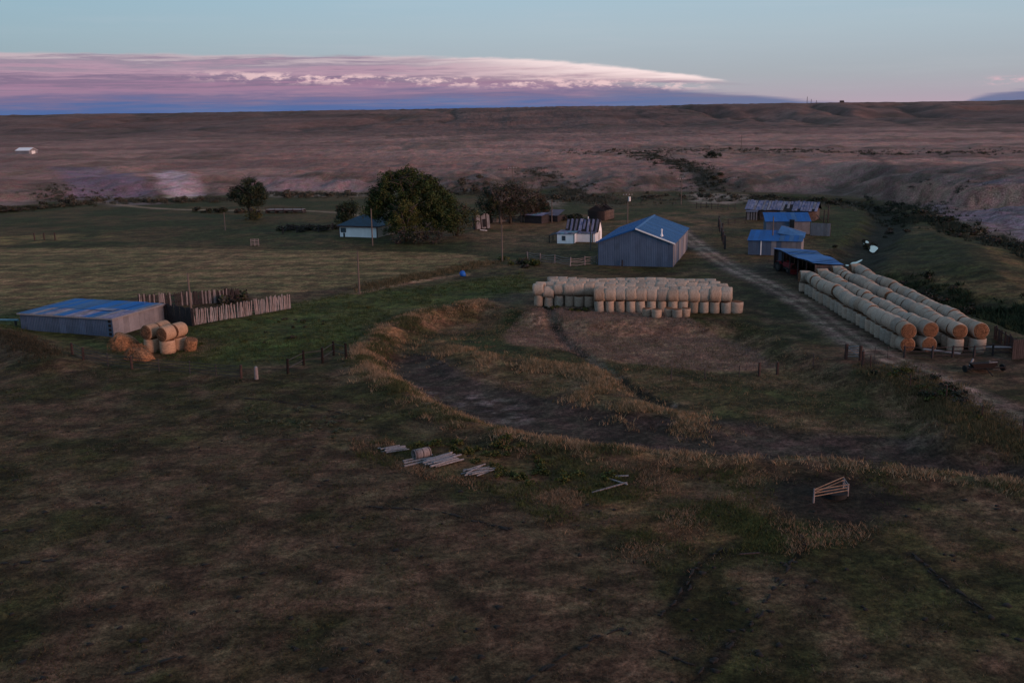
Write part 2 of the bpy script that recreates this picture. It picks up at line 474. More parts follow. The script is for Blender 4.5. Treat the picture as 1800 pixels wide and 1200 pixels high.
    col = mixc(col, C(0.115, 0.075, 0.05), (1 - sstep(3.5, 7.5, d + wob * 0.6)) * .8)
    # cattle trails in the near pasture
    for pix in TRAILS:
        d, _ = seg_dist(x, y, G(pix, 0, 1))
        col = mixc(col, C(0.016, 0.014, 0.013), (1 - sstep(0.10, 0.34, d + (n2 - 0.46) * 1.3)) * 0.9)
    # bench face, plain and hills
    sbn = sdf(x, y, BENCH)
    onb = sstep(-2, 10, sbn + wob)
    n5 = fbm(x / 60, y / 34, 5, 171)
    pc = mixc(C(0.185, 0.132, 0.112), C(0.255, 0.190, 0.155), sstep(0.35, 0.65, n5))
    pc = mixc(pc, C(0.150, 0.118, 0.092), sstep(0.55, 0.72, fbm(x / 90, y / 30, 4, 177)) * 0.7)
    face = mixc(C(0.092, 0.082, 0.064), C(0.175, 0.148, 0.128), sstep(0.35, 0.65, fbm(x / 7, y / 7, 4, 181)))
    pc = mixc(face, pc, sstep(22, 45, sbn + wob * 2))
    col = mixc(col, pc, onb)
    for P, c in PALE:
        g = sstep(-2.5, 3.5, sdf(x, y, P) + wob * 1.1)
        col = mixc(col, C(*c), g * (0.55 + 0.45 * sstep(0.35, 0.55, n2)))
    sc = sdf(x, y, CLIFF)
    cl = (1 - sstep(3.2, 6.0, np.abs(sc - 1.0))) * onb * sstep(106, 118, x)
    col = mixc(col, C(0.29, 0.205, 0.155), cl * 0.9)
    hl = sstep(720, 1000, y)
    gx = fbm(x / 150 + fbm(x / 260, y / 260, 2, 62) * 2.0, y / 420, 3, 60) * 0.8 + fbm(x / 48, y / 160, 3, 64) * 0.2
    rid = np.clip(1 - np.abs(gx - 0.5) * 5.0, 0, 1) ** 1.6
    hc = mixc(C(0.100, 0.076, 0.066), C(0.155, 0.118, 0.098), fbm(x / 90, y / 120, 4, 191))
    hc = mixc(hc, C(0.085, 0.067, 0.056), sstep(0.50, 0.68, fbm(x / 170, y / 90, 4, 195)) * 0.75)
    hc = mixc(hc, C(0.040, 0.038, 0.030), sstep(0.70, 0.95, rid) * (0.55 + 0.35 * sstep(-100, 250, x)))   # sage growing in the draws
    col = mixc(col, hc, hl)
    # thin brushy gullies that branch down from the rim
    g2 = fbm(x / 120 + fbm(x / 90, y / 200, 3, 263) * 0.9, y / 420 + fbm(x / 160, y / 160, 2, 265) * 0.5, 3, 261)
    line = sstep(0.86, 0.97, 1 - np.abs(g2 - 0.5) * 9.0) * sstep(0.42, 0.56, fbm(x / 150, y / 260, 2, 267))
    col = mixc(col, C(0.048, 0.042, 0.034), line * sstep(620, 900, y) * (1 - sstep(1520, 1600, y)) * 0.75)
    # sage on the plain in drifts
    col = mixc(col, C(0.070, 0.070, 0.050), sstep(0.60, 0.72, fbm(x / 40, y / 90, 5, 201)) * onb * sstep(45, 120, sbn) * 0.45)
    # the dry draw that crosses the plain and a fence track
    for pix, wd, c in DRAWS:
        d, _ = seg_dist(x, y, G(pix, 5.5, 1))
        col = mixc(col, C(*c), (1 - sstep(wd * 0.3, wd, d + wob * wd * 0.12)) * 0.8)
    d, _ = seg_dist(x, y, FARTRACK)
    col = mixc(col, C(0.26, 0.215, 0.19), 1 - sstep(0.7, 1.9, d + wob * .1))
    col *= (0.80 + 0.40 * fbm(x / 0.9, y / 0.9, 2, 211))[..., None]
    m4 = fbm(x / 2.6, y / 1.5, 4, 221, 0.65)
    m5 = fbm(x / 1.0, y / 0.7, 3, 231, 0.65)
    k = 0.52 + 0.50 * sstep(0.36, 0.60, m4) + 0.55 * sstep(0.52, 0.70, m5)
    kf = 1 - 0.8 * sstep(170, 330, y)
    col *= (1 + (k - 1) * kf)[..., None]
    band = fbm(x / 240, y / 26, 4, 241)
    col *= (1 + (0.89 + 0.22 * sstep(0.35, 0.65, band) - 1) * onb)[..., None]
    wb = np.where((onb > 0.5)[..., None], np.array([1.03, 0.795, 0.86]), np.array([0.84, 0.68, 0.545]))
    return np.clip(col * wb, 0.003, 0.9)


TRAILS = [[(1270, 965), (1235, 985), (1215, 1010), (1190, 1060), (1130, 1095), (1080, 1105)],
          [(1080, 1100), (1130, 1130), (1190, 1155), (1220, 1165)],
          [(1080, 1105), (1010, 1140), (950, 1175), (930, 1190)],
          [(1400, 940), (1420, 960), (1370, 1010), (1330, 1090), (1260, 1150), (1220, 1200)],
          [(1600, 975), (1650, 1020), (1720, 1070)], [(330, 1150), (250, 1175), (180, 1190)],
          [(380, 700), (500, 705), (640, 735)], [(0, 990), (80, 985), (150, 990)], [(640, 890), (760, 895), (890, 930)]]
DRAWS = [([(1120, 272), (1180, 282), (1220, 295), (1255, 305)], 7, (0.055, 0.058, 0.042)),
         ([(1520, 265), (1545, 285), (1560, 310), (1572, 330)], 2.5, (0.10, 0.08, 0.07)),
         ([(920, 296), (980, 305), (1010, 320), (1080, 328)], 6, (0.065, 0.065, 0.05)),
         ([(400, 232), (560, 232), (760, 240), (960, 236)], 5, (0.12, 0.095, 0.08)),
         ([(1130, 266), (1260, 264), (1400, 262), (1600, 266), (1820, 264)], 12, (0.115, 0.095, 0.075))]


# ------------------------------------------------------------------ materials
MATS = {}


def mat(name, col, rough=0.85, var=0.25, scale=3.0, metal=0.0, col2=None, bump=0.0, streak=None, spec=0.3):
    if name in MATS:
        return MATS[name]
    m = bpy.data.materials.new(name)
    m.use_nodes = True
    t = m.node_tree
    b = t.nodes['Principled BSDF']
    b.inputs['Roughness'].default_value = rough
    b.inputs['Metallic'].default_value = metal
    b.inputs['Specular IOR Level'].default_value = spec
    tc = N(t, 'ShaderNodeTexCoord')
    mp = N(t, 'ShaderNodeMapping')
    if streak:
        mp.inputs['Scale'].default_value = streak
    t.links.new(tc.outputs['Object'], mp.inputs[0])
    oi = N(t, 'ShaderNodeObjectInfo')
    n = N(t, 'ShaderNodeTexNoise')
    n.inputs['Scale'].default_value = scale
    n.inputs['Detail'].default_value = 6
    n.inputs['Roughness'].default_value = 0.65
    add = N(t, 'ShaderNodeVectorMath', operation='ADD')
    t.links.new(mp.outputs[0], add.inputs[0])
    comb = N(t, 'ShaderNodeCombineXYZ')
    t.links.new(math_n(t, 'MULTIPLY', oi.outputs['Random'], 37.0), comb.inputs[0])
    t.links.new(comb.outputs[0], add.inputs[1])
    t.links.new(add.outputs[0], n.inputs['Vector'])
    c2 = col2 or tuple(c * (1 - var) for c in col)
    c1 = tuple(min(1, c * (1 + var * 0.6)) for c in col)
    fac = maprange(t, n.outputs[0], 0.35, 0.65)
    c = mix_n(t, fac, c2, c1)
    # each piece a little lighter or darker
    k = math_n(t, 'ADD', 0.86, math_n(t, 'MULTIPLY', oi.outputs['Random'], 0.28))
    cc = N(t, 'ShaderNodeCombineColor')
    for i in range(3):
        t.links.new(k, cc.inputs[i])
    c = mix_n(t, 1.0, c, cc.outputs[0], 'MULTIPLY')
    t.links.new(c, b.inputs['Base Color'])
    if bump:
        bp = N(t, 'ShaderNodeBump')
        bp.inputs['Strength'].default_value = bump
        bp.inputs['Distance'].default_value = 0.05
        t.links.new(n.outputs[0], bp.inputs['Height'])
        t.links.new(bp.outputs[0], b.inputs['Normal'])
    MATS[name] = m
    return m


def attr_mat(name, rough=0.9, fine=2.6, lo=0.45, hi=1.6, bump=0.6, up=False):
    m = bpy.data.materials.new(name)
    m.use_nodes = True
    t = m.node_tree
    b = t.nodes['Principled BSDF']
    b.inputs['Roughness'].default_value = rough
    b.inputs['Specular IOR Level'].default_value = 0.08
    a = N(t, 'ShaderNodeVertexColor', layer_name='Col')
    if fine:
        g = N(t, 'ShaderNodeNewGeometry')
        n1 = N(t, 'ShaderNodeTexNoise')
        n1.inputs['Scale'].default_value = fine
        n1.inputs['Detail'].default_value = 7
        n1.inputs['Roughness'].default_value = 0.7
        t.links.new(g.outputs['Position'], n1.inputs['Vector'])
        k = maprange(t, n1.outputs[0], 0.36, 0.64, lo, hi, False)
        n2 = N(t, 'ShaderNodeTexNoise')
        n2.inputs['Scale'].default_value = fine * 0.18
        n2.inputs['Detail'].default_value = 5
        t.links.new(g.outputs['Position'], n2.inputs['Vector'])
        warm = mix_n(t, maprange(t, n2.outputs[0], 0.35, 0.65), (0.92, 1.04, 0.92), (1.10, 0.97, 0.98))
        cc = N(t, 'ShaderNodeCombineColor')
        for i in range(3):
            t.links.new(k, cc.inputs[i])
        c = mix_n(t, 1.0, a.outputs[0], cc.outputs[0], 'MULTIPLY')
        c = mix_n(t, 1.0, c, warm, 'MULTIPLY')
        n4 = N(t, 'ShaderNodeTexNoise')
        n4.inputs['Scale'].default_value = 7.5
        n4.inputs['Detail'].default_value = 4
        n4.inputs['Roughness'].default_value = 0.7
        t.links.new(g.outputs['Position'], n4.inputs['Vector'])
        n5 = N(t, 'ShaderNodeTexNoise')
        n5.inputs['Scale'].default_value = 0.16
        n5.inputs['Detail'].default_value = 9
        n5.inputs['Roughness'].default_value = 0.72
        t.links.new(g.outputs['Position'], n5.inputs['Vector'])
        k2 = math_n(t, 'MULTIPLY', maprange(t, n4.outputs[0], 0.36, 0.64, 0.62, 1.38, False), maprange(t, n5.outputs[0], 0.36, 0.64, 0.86, 1.14, False))
        cc2 = N(t, 'ShaderNodeCombineColor')
        for i in range(3):
            t.links.new(k2, cc2.inputs[i])
        c = mix_n(t, 1.0, c, cc2.outputs[0], 'MULTIPLY')
        bp = N(t, 'ShaderNodeBump')
        bp.inputs['Strength'].default_value = bump
        bp.inputs['Distance'].default_value = 0.12
        t.links.new(n1.outputs[0], bp.inputs['Height'])
        t.links.new(bp.outputs[0], b.inputs['Normal'])
    else:
        c = a.outputs[0]
    if up:
        g = N(t, 'ShaderNodeNewGeometry')
        v1 = N(t, 'ShaderNodeVectorMath', operation='SCALE')
        v1.inputs['Scale'].default_value = 0.55
        t.links.new(g.outputs['Normal'], v1.inputs[0])
        v2 = N(t, 'ShaderNodeVectorMath', operation='ADD')
        t.links.new(v1.outputs[0], v2.inputs[0])
        v2.inputs[1].default_value = (0, 0, 1)
        v3 = N(t, 'ShaderNodeVectorMath', operation='NORMALIZE')
        t.links.new(v2.outputs[0], v3.inputs[0])
        t.links.new(v3.outputs[0], b.inputs['Normal'])
    t.links.new(c, b.inputs['Base Color'])
    return m


M_GROUND = attr_mat('ground_soil_and_grass')
M_BLADES = attr_mat('grass_blades', fine=0, up=True)
M_LEAF = attr_mat('leaves', fine=0, rough=0.7)
M_BLUE = mat('roof_iron_sky_reflection', (0.006, 0.085, 0.29), 0.6, 0.15, 0.6, 0.0, spec=0.2, streak=(1, 0.3, 1))  # blue of the reflected sky put into the iron's base colour
M_BLUE2 = mat('roof_iron_sky_reflection_dull', (0.030, 0.100, 0.235), 0.6, 0.2, 0.8, 0.0, spec=0.2, streak=(1, 0.3, 1))  # duller version of the sky reflection painted into the roof iron
M_RUSTROOF = mat('weathered_roof_iron', (0.16, 0.18, 0.24), 0.65, 0.3, 1.4, 0.0, col2=(0.10, 0.075, 0.075), streak=(2.2, 0.35, 1))
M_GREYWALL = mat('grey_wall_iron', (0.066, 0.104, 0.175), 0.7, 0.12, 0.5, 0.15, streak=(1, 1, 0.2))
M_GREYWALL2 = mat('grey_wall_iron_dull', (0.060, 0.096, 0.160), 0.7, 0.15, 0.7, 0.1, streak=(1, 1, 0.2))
M_PALEWALL = mat('pale_and_lit_wall_iron', (0.185, 0.18, 0.205), 0.7, 0.15, 0.7, 0.1, streak=(1, 1, 0.2))  # pale iron; on sun-facing shed sides the glow is put into this colour
M_WHITE = mat('white_paint', (0.82, 0.83, 0.86), 0.7, 0.06, 1.2, streak=(1, 1, 0.4))
M_WHITETRIM = mat('white_trim', (0.75, 0.74, 0.76), 0.6, 0.08)
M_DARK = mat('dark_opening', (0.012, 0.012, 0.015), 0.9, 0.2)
M_TEAL = mat('teal_roof', (0.003, 0.030, 0.060), 0.65, 0.25, 1.0)
M_BROWNTRIM = mat('brown_trim', (0.07, 0.03, 0.024), 0.8)
M_TANWALL = mat('warm_lit_wall', (0.34, 0.29, 0.24), 0.8, 0.1)  # warm glow on the white house's side, painted in as tan
M_WOOD = mat('weathered_wood', (0.215, 0.180, 0.185), 0.9, 0.35, 2.5, streak=(4, 4, 0.6), bump=0.4)
M_WOODD = mat('dark_old_wood', (0.036, 0.028, 0.030), 0.92, 0.35, 2.5, streak=(4, 4, 0.6), bump=0.4)
M_WOODL = mat('bleached_wood', (0.20, 0.19, 0.205), 0.9, 0.3, 3, streak=(4, 4, 0.6))
M_LOG = mat('barn_logs', (0.12, 0.085, 0.075), 0.92, 0.35, 2.0, bump=0.4)
M_SHEETOLD = mat('old_sheet_iron', (0.16, 0.155, 0.22), 0.65, 0.35, 1.2, 0.0, col2=(0.04, 0.065, 0.16), streak=(1.0, 0.5, 1))
M_SHEETDK = mat('dark_slate_sheet', (0.085, 0.085, 0.125), 0.7, 0.3, 1.2, 0.0)
M_POST = mat('post_wood', (0.045, 0.026, 0.024), 0.9, 0.3, 3, streak=(3, 3, 0.5))
M_POLE = mat('pole_wood', (0.12, 0.095, 0.085), 0.9, 0.25, 3, streak=(3, 3, 0.3))
M_STEEL = mat('dull_steel', (0.05, 0.045, 0.048), 0.7, 0.3, 4, 0.3)
M_RUST = mat('rusty_red_steel', (0.010, 0.005, 0.005), 0.9, 0.4, 3, 0.1)
M_RED = mat('tractor_red', (0.13, 0.012, 0.018), 0.6, 0.2, 2)
M_TYRE = mat('tyre_rubber', (0.010, 0.010, 0.011), 0.85, 0.2)
M_GLASS = mat('dusk_window_glass', (0.06, 0.09, 0.12), 0.1, 0.1, spec=0.6)
M_BARK = mat('bark', (0.055, 0.046, 0.040), 0.95, 0.3, 2, streak=(3, 3, 0.5))
M_DEADWOOD = mat('bleached_branch', (0.11, 0.098, 0.095), 0.95, 0.3, 2)
M_CYAN = mat('pale_blue_paint', (0.09, 0.20, 0.27), 0.6, 0.2)
M_TUB = mat('bright_blue_plastic', (0.010, 0.10, 0.42), 0.5, 0.1)
M_DUNG = mat('dung', (0.014, 0.011, 0.010), 0.95, 0.3)


def water_mat():
    m = bpy.data.materials.new('still_water')
    m.use_nodes = True
    t = m.node_tree
    b = t.nodes['Principled BSDF']
    b.inputs['Base Color'].default_value = (0.03, 0.04, 0.045, 1)
    b.inputs['Roughness'].default_value = 0.03
    b.inputs['Specular IOR Level'].default_value = 1.0
    n = N(t, 'ShaderNodeTexNoise')
    n.inputs['Scale'].default_value = 3
    bp = N(t, 'ShaderNodeBump')
    bp.inputs['Strength'].default_value = 0.03
    t.links.new(n.outputs[0], bp.inputs['Height'])
    t.links.new(bp.outputs[0], b.inputs['Normal'])
    return m


M_WATER = water_mat()


def bale_mats():
    m = bpy.data.materials.new('net_wrapped_hay')
    m.use_nodes = True
    t = m.node_tree
    b = t.nodes['Principled BSDF']
    b.inputs['Roughness'].default_value = 0.9
    b.inputs['Specular IOR Level'].default_value = 0.1
    tc = N(t, 'ShaderNodeTexCoord')
    oi = N(t, 'ShaderNodeObjectInfo')
    mp = N(t, 'ShaderNodeMapping')
    mp.inputs['Scale'].default_value = (1, 1, 6)
    add = N(t, 'ShaderNodeVectorMath', operation='ADD')
    t.links.new(tc.outputs['Object'], mp.inputs[0])
    t.links.new(mp.outputs[0], add.inputs[0])
    cb = N(t, 'ShaderNodeCombineXYZ')
    t.links.new(math_n(t, 'MULTIPLY', oi.outputs['Random'], 91.0), cb.inputs[0])
    t.links.new(cb.outputs[0], add.inputs[1])
    n = N(t, 'ShaderNodeTexNoise')
    n.inputs['Scale'].default_value = 2.4
    n.inputs['Detail'].default_value = 8
    n.inputs['Roughness'].default_value = 0.7
    t.links.new(add.outputs[0], n.inputs['Vector'])
    c = mix_n(t, maprange(t, n.outputs[0], 0.3, 0.7), (0.235, 0.185, 0.150), (0.43, 0.365, 0.315))
    tint = ramp_n(t, oi.outputs['Random'], [(0.0, (0.70, 0.70, 0.70)), (0.2, (1.05, 0.97, 0.90)), (0.4, (0.84, 0.86, 0.87)), (0.6, (1.02, 1.0, 0.97)), (0.8, (1.16, 1.04, 0.97)), (1.0, (0.78, 0.70, 0.63))])
    c = mix_n(t, 1.0, c, tint, 'MULTIPLY')
    t.links.new(c, b.inputs['Base Color'])
    bp = N(t, 'ShaderNodeBump')
    bp.inputs['Strength'].default_value = 0.7
    bp.inputs['Distance'].default_value = 0.04
    t.links.new(n.outputs[0], bp.inputs['Height'])
    t.links.new(bp.outputs[0], b.inputs['Normal'])
    m2 = bpy.data.materials.new('cut_hay_end')
    m2.use_nodes = True
    t = m2.node_tree
    b = t.nodes['Principled BSDF']
    b.inputs['Roughness'].default_value = 0.95
    b.inputs['Specular IOR Level'].default_value = 0.05
    tc = N(t, 'ShaderNodeTexCoord')
    sp = N(t, 'ShaderNodeSeparateXYZ')
    t.links.new(tc.outputs['Object'], sp.inputs[0])
    rr = math_n(t, 'SQRT', math_n(t, 'ADD', math_n(t, 'POWER', sp.outputs[0], 2), math_n(t, 'POWER', sp.outputs[1], 2)))
    nz = N(t, 'ShaderNodeTexNoise')
    nz.inputs['Scale'].default_value = 5
    nz.inputs['Detail'].default_value = 8
    t.links.new(tc.outputs['Object'], nz.inputs['Vector'])
    ang = math_n(t, 'ARCTAN2', sp.outputs[0], sp.outputs[1])
    w = math_n(t, 'SINE', math_n(t, 'ADD', math_n(t, 'ADD', math_n(t, 'MULTIPLY', rr, 38), ang), math_n(t, 'MULTIPLY', nz.outputs[0], 6)))
    k = math_n(t, 'ADD', math_n(t, 'MULTIPLY', w, 0.26), math_n(t, 'MULTIPLY', nz.outputs[0], 1.0))
    c = ramp_n(t, k, [(0.15, (0.045, 0.022, 0.013)), (0.5, (0.145, 0.069, 0.040)), (0.85, (0.25, 0.13, 0.078))])
    t.links.new(c, b.inputs['Base Color'])
    bp = N(t, 'ShaderNodeBump')
    bp.inputs['Strength'].default_value = 0.8
    bp.inputs['Distance'].default_value = 0.05
    t.links.new(k, bp.inputs['Height'])
    t.links.new(bp.outputs[0], b.inputs['Normal'])
    return m, m2


M_NET, M_HAYEND = bale_mats()
M_WARMLIT = mat('warm_lit_net_hay', (0.36, 0.23, 0.155), 0.9, 0.3, 3.0, bump=0.6, streak=(1, 1, 5))  # bale wrap with the warm light on the left heap painted in
M_WARMLIT.node_tree.nodes['Principled BSDF'].inputs['Specular IOR Level'].default_value = 0.1
M_LOOSEHAY = mat('loose_hay', (0.25, 0.125, 0.066), 0.95, 0.55, 5, bump=0.8)


# ------------------------------------------------------------------ mesh tools
class MB:
    def __init__(s):
        s.v, s.f, s.mi = [], [], []

    def add(s, verts, faces, mi=0):
        o = len(s.v)
        s.v += [tuple(v) for v in verts]
        s.f += [tuple(i + o for i in f) for f in faces]
        s.mi += [mi] * len(faces)
        return s

    def box(s, x0, x1, y0, y1, z0, z1, mi=0):
        v = [(x, y, z) for z in (z0, z1) for y in (y0, y1) for x in (x0, x1)]
        return s.add(v, [(0, 2, 3, 1), (4, 5, 7, 6), (0, 1, 5, 4), (2, 6, 7, 3), (0, 4, 6, 2), (1, 3, 7, 5)], mi)

    def tube(s, pts, rad, n=8, mi=0, cap=True):
        pts = [Vector(p) for p in pts]
        if isinstance(rad, (int, float)):
            rad = [rad] * len(pts)
        vs, fs = [], []
        for i, p in enumerate(pts):
            d = (pts[min(i + 1, len(pts) - 1)] - pts[max(i - 1, 0)]).normalized()
            a = d.orthogonal().normalized() if abs(d.z) > 0.9 else d.cross(Vector((0, 0, 1))).normalized()
            b = d.cross(a)
            for k in range(n):
                t = 2 * math.pi * k / n
                vs.append(p + (a * math.cos(t) + b * math.sin(t)) * rad[i])
        for i in range(len(pts) - 1):
            for k in range(n):
                fs.append((i * n + k, i * n + (k + 1) % n, (i + 1) * n + (k + 1) % n, (i + 1) * n + k))
        if cap:
            fs.append(tuple(range(n - 1, -1, -1)))
            fs.append(tuple((len(pts) - 1) * n + k for k in range(n)))
        return s.add(vs, fs, mi)

    def prism(s, poly, y0, y1, mi=0):
        """polygon in x,z pulled along y"""
        n = len(poly)
        v = [(x, y0, z) for x, z in poly] + [(x, y1, z) for x, z in poly]
        f = [tuple(range(n)), tuple(range(2 * n - 1, n - 1, -1))]
        f += [(i, i + n, (i + 1) % n + n, (i + 1) % n) for i in range(n)]
        return s.add(v, f, mi)

    def mesh(s, name, mats, smooth=False):
        me = bpy.data.meshes.new(name)
        me.from_pydata(s.v, [], s.f)
        for m in (mats if isinstance(mats, (list, tuple)) else [mats]):
            me.materials.append(m)
        if any(s.mi):
            me.polygons.foreach_set('material_index', s.mi)
        if smooth:
            me.polygons.foreach_set('use_smooth', [True] * len(me.polygons))
        me.update()
        return me


def obj(name, me, parent=None, mw=None):
    o = bpy.data.objects.new(name, me)
    COL.objects.link(o)
    if parent:
        o.parent = parent
    if mw is not None:
        o.matrix_basis = mw
    return o


def tag(o, label, cat, group=None):
    o['label'] = label
    o['category'] = cat
    if group:
        o['group'] = group
    return o


def thing(name, label, cat, loc, rz=0.0, group=None):
    o = bpy.data.objects.new(name, None)
    o.empty_display_size = 0.5
    COL.objects.link(o)
    o.location = loc
    o.rotation_euler = (0, 0, rz)
    return tag(o, label, cat, group)


def part(name, mb, m, parent, mw=None, smooth=False):
    return obj(name, mb.mesh(name, m, smooth), parent, mw)


def big_mesh(name, V, Fc, m, cols=None, smooth=False, nper=3):
    me = bpy.data.meshes.new(name)
    V = np.asarray(V, np.float32)
    Fc = np.asarray(Fc, np.int32)
    nf = len(Fc)
    me.vertices.add(len(V))
    me.vertices.foreach_set('co', V.ravel())
    me.loops.add(nf * nper)
    me.loops.foreach_set('vertex_index', Fc.ravel())
    me.polygons.add(nf)
    me.polygons.foreach_set('loop_start', np.arange(0, nf * nper, nper, dtype=np.int32))
    me.polygons.foreach_set('loop_total', np.full(nf, nper, np.int32))
    if smooth:
        me.polygons.foreach_set('use_smooth', np.ones(nf, bool))
    me.update(calc_edges=True)
    if cols is not None:
        a = me.color_attributes.new('Col', 'FLOAT_COLOR', 'POINT')
        c = np.ones((len(V), 4), np.float32)
        c[:, :3] = cols
        a.data.foreach_set('color', c.ravel())
    me.materials.append(m)
    return me


def struct(o):
    o['kind'] = 'structure'
    return o


def stuff(o, label, cat):
    o['kind'] = 'stuff'
    return tag(o, label, cat)


# ------------------------------------------------------------------ ground
def axis(core0, core1, step, grow, lo, hi):
    a = list(np.arange(core0, core1, step))
    s, v = step, a[-1]
    while v < hi:
        s *= 1 + grow
        v += s
        a.append(v)
    s, v, b = step, a[0], []
    while v > lo:
        s *= 1 + grow
        v -= s
        b.append(v)
    return np.array(b[::-1] + a)


gxs = axis(-66, 70, 0.42, 0.022, -5000, 5000)
gys_a = axis(36, 135, 0.38, 0.0068, 35, 1750)
s, v, more = 12.0, gys_a[-1], []
while v < 9000:
    s *= 1.25
    v += s
    more.append(v)
gys = np.concatenate([np.array([-300, -200, -120, -70, -35, -10, 5, 15, 22, 28, 32.]), gys_a, np.array(more)])
gys = np.unique(gys)
GX, GY = np.meshgrid(gxs, gys)
fx, fy = GX.ravel(), GY.ravel()
fz = height(fx, fy)
nx, ny = len(gxs), len(gys)
i0 = (np.arange(ny - 1)[:, None] * nx + np.arange(nx - 1)[None, :]).ravel()
faces = np.stack([i0, i0 + 1, i0 + nx + 1, i0 + nx], -1)
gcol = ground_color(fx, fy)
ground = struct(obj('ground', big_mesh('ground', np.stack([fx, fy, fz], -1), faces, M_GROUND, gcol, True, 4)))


def zmany(x, y):
    return height(x, y)


# ------------------------------------------------------------------ creek water
def pool(pix, label, z=-0.75):
    pts = smooth_line(G(pix + [pix[0]], z), 2)[:-1]
    cx = sum(p[0] for p in pts) / len(pts)
    cy = sum(p[1] for p in pts) / len(pts)
    mb = MB()
    n = len(pts)
    mb.add([(p[0] - cx, p[1] - cy, 0.0) for p in pts] + [(0, 0, 0.0)], [(i, (i + 1) % n, n) for i in range(n)])
    zz = max(gz(*p) for p in pts) + 0.02
    o = obj('water', mb.mesh('water', M_WATER))
    o.location = (cx, cy, zz)
    return struct(o)


pool([(1517, 420), (1524, 418), (1529, 422), (1532, 426), (1538, 427), (1545, 431), (1541, 435), (1536, 440), (1529, 437), (1528, 432), (1522, 430), (1518, 426)], 'creek')
pool([(1495, 456), (1499, 453), (1505, 453), (1511, 450), (1517, 448), (1516, 450), (1510, 454), (1503, 457)], 'creek')
pool([(1486, 458), (1490, 457), (1494, 459), (1489, 460)], 'creek')
pool([(1478, 466), (1483, 463), (1488, 465), (1482, 468)], 'creek')

# ------------------------------------------------------------------ building tools
ORD = ['zeroth', 'first', 'second', 'third', 'fourth', 'fifth', 'sixth', 'seventh', 'eighth', 'ninth', 'tenth', 'eleventh', 'twelfth', 'thirteenth', 'fourteenth', 'fifteenth',
       'sixteenth', 'seventeenth', 'eighteenth', 'nineteenth', 'twentieth', 'twenty-first', 'twenty-second', 'twenty-third', 'twenty-fourth', 'twenty-fifth', 'twenty-sixth', 'twenty-seventh', 'twenty-eighth', 'twenty-ninth', 'thirtieth', 'thirty-first', 'thirty-second', 'thirty-third', 'thirty-fourth']


def frame(A, B):
    d = B - A
    return math.atan2(d.y, d.x), math.hypot(d.x, d.y)


def base_z(pts):
    return min(gz(p.x, p.y) for p in pts)


def basis(o, u, v, n=None):
    u = Vector(u).normalized()
    v = Vector(v).normalized()
    n = n or u.cross(v)
    m = Matrix((u, v, n)).transposed().to_4x4()
    m.translation = Vector(o)
    return m


def sheet_mesh(w, h0, h1, m, ribs=4, t=0.035, gap=0.008):
    """ribbed iron sheet: width along x, length along y, ribs standing out along z"""
    mb = MB()
    xs = [(gap, 0.0)]
    for i in range(ribs):
        c = w * (i + 0.5) / ribs
        q = w / ribs * 0.16
        xs += [(c - 2 * q, 0.0), (c - q, t), (c + q, t), (c + 2 * q, 0.0)]
    xs += [(w - gap, 0.0)]
    v, f = [], []
    for x, z in xs:
        L = h0 + (h1 - h0) * x / w
        v += [(x, 0.0, z), (x, L, z)]
    for i in range(len(xs) - 1):
        f.append((2 * i, 2 * i + 2, 2 * i + 3, 2 * i + 1))
    mb.add(v, f)
    return mb.mesh('iron_sheet', m)


def sheets(parent, name, o, u, v, width, length, n, mats, jitter=0.0, drop=(), rr=None, ribs=4):
    """a row of iron sheets, each a piece of its own"""
    rr = rr or random
    w = width / n
    cache = [sheet_mesh(w, length, length, m, ribs) for m in mats]
    u = Vector(u).normalized()
    vv = Vector(v).normalized()
    nrm = u.cross(vv)
    out = []
    for i in range(n):
        if i in drop:
            continue
        lift = rr.uniform(0, jitter)
        p = Vector(o) + u * (w * i) + nrm * (0.004 + lift * 0.3 + 0.003 * (i % 2)) + vv * rr.uniform(-jitter, jitter)
        out.append(obj(name, rr.choice(cache), parent, basis(p, u + nrm * rr.uniform(-jitter, jitter) * 0.3, vv + u * rr.uniform(-jitter, jitter) * 0.25)))
    return out


def gable_sheets(parent, name, o, u, w, e, r, n, mats):
    u = Vector(u).normalized()
    for i in range(n):
        a, b = i / n, (i + 1) / n
        H = lambda t: e + (r - e) * (1 - abs(2 * t - 1))
        obj(name, sheet_mesh(w / n, H(a), H(b), random.choice(mats), 3, 0.016), parent, basis(Vector(o) + u * (w * a), u, (0, 0, 1)))


def gable_body(w, d, e, r, ridge='y'):
    mb = MB()
    if ridge == 'y':
        mb.prism([(0, 0), (w, 0), (w, e), (w / 2, r), (0, e)], 0, d)
    else:
        v = []
        for x in (0, w):
            v += [(x, 0, 0), (x, d, 0), (x, d, e), (x, d / 2, r), (x, 0, e)]
        mb.add(v, [(4, 3, 2, 1, 0), (5, 6, 7, 8, 9), (0, 1, 6, 5), (1, 2, 7, 6), (2, 3, 8, 7), (3, 4, 9, 8), (4, 0, 5, 9)])
    return mb


def window(parent, x, z, w, h, face='front', W_=0, frame_m=None):
    """window on the front (y=0) or right (x=W_) wall"""
    fm = frame_m or M_WOOD
    mb = MB()
    t = 0.06
    for a in ((0, w, -0.07, 0.01, 0, t), (0, w, -0.07, 0.01, h - t, h), (0, t, -0.07, 0.01, t, h - t), (w - t, w, -0.07, 0.01, t, h - t)):
        mb.box(*a)
    mw = Matrix.Translation((x, 0, z)) if face == 'front' else basis((W_, x, z), (0, 1, 0), (-1, 0, 0))
    o = part('window', mb, fm, parent, mw)
    part('pane', MB().box(t, w - t, -0.03, -0.015, t, h - t), M_GLASS, o)
    return o


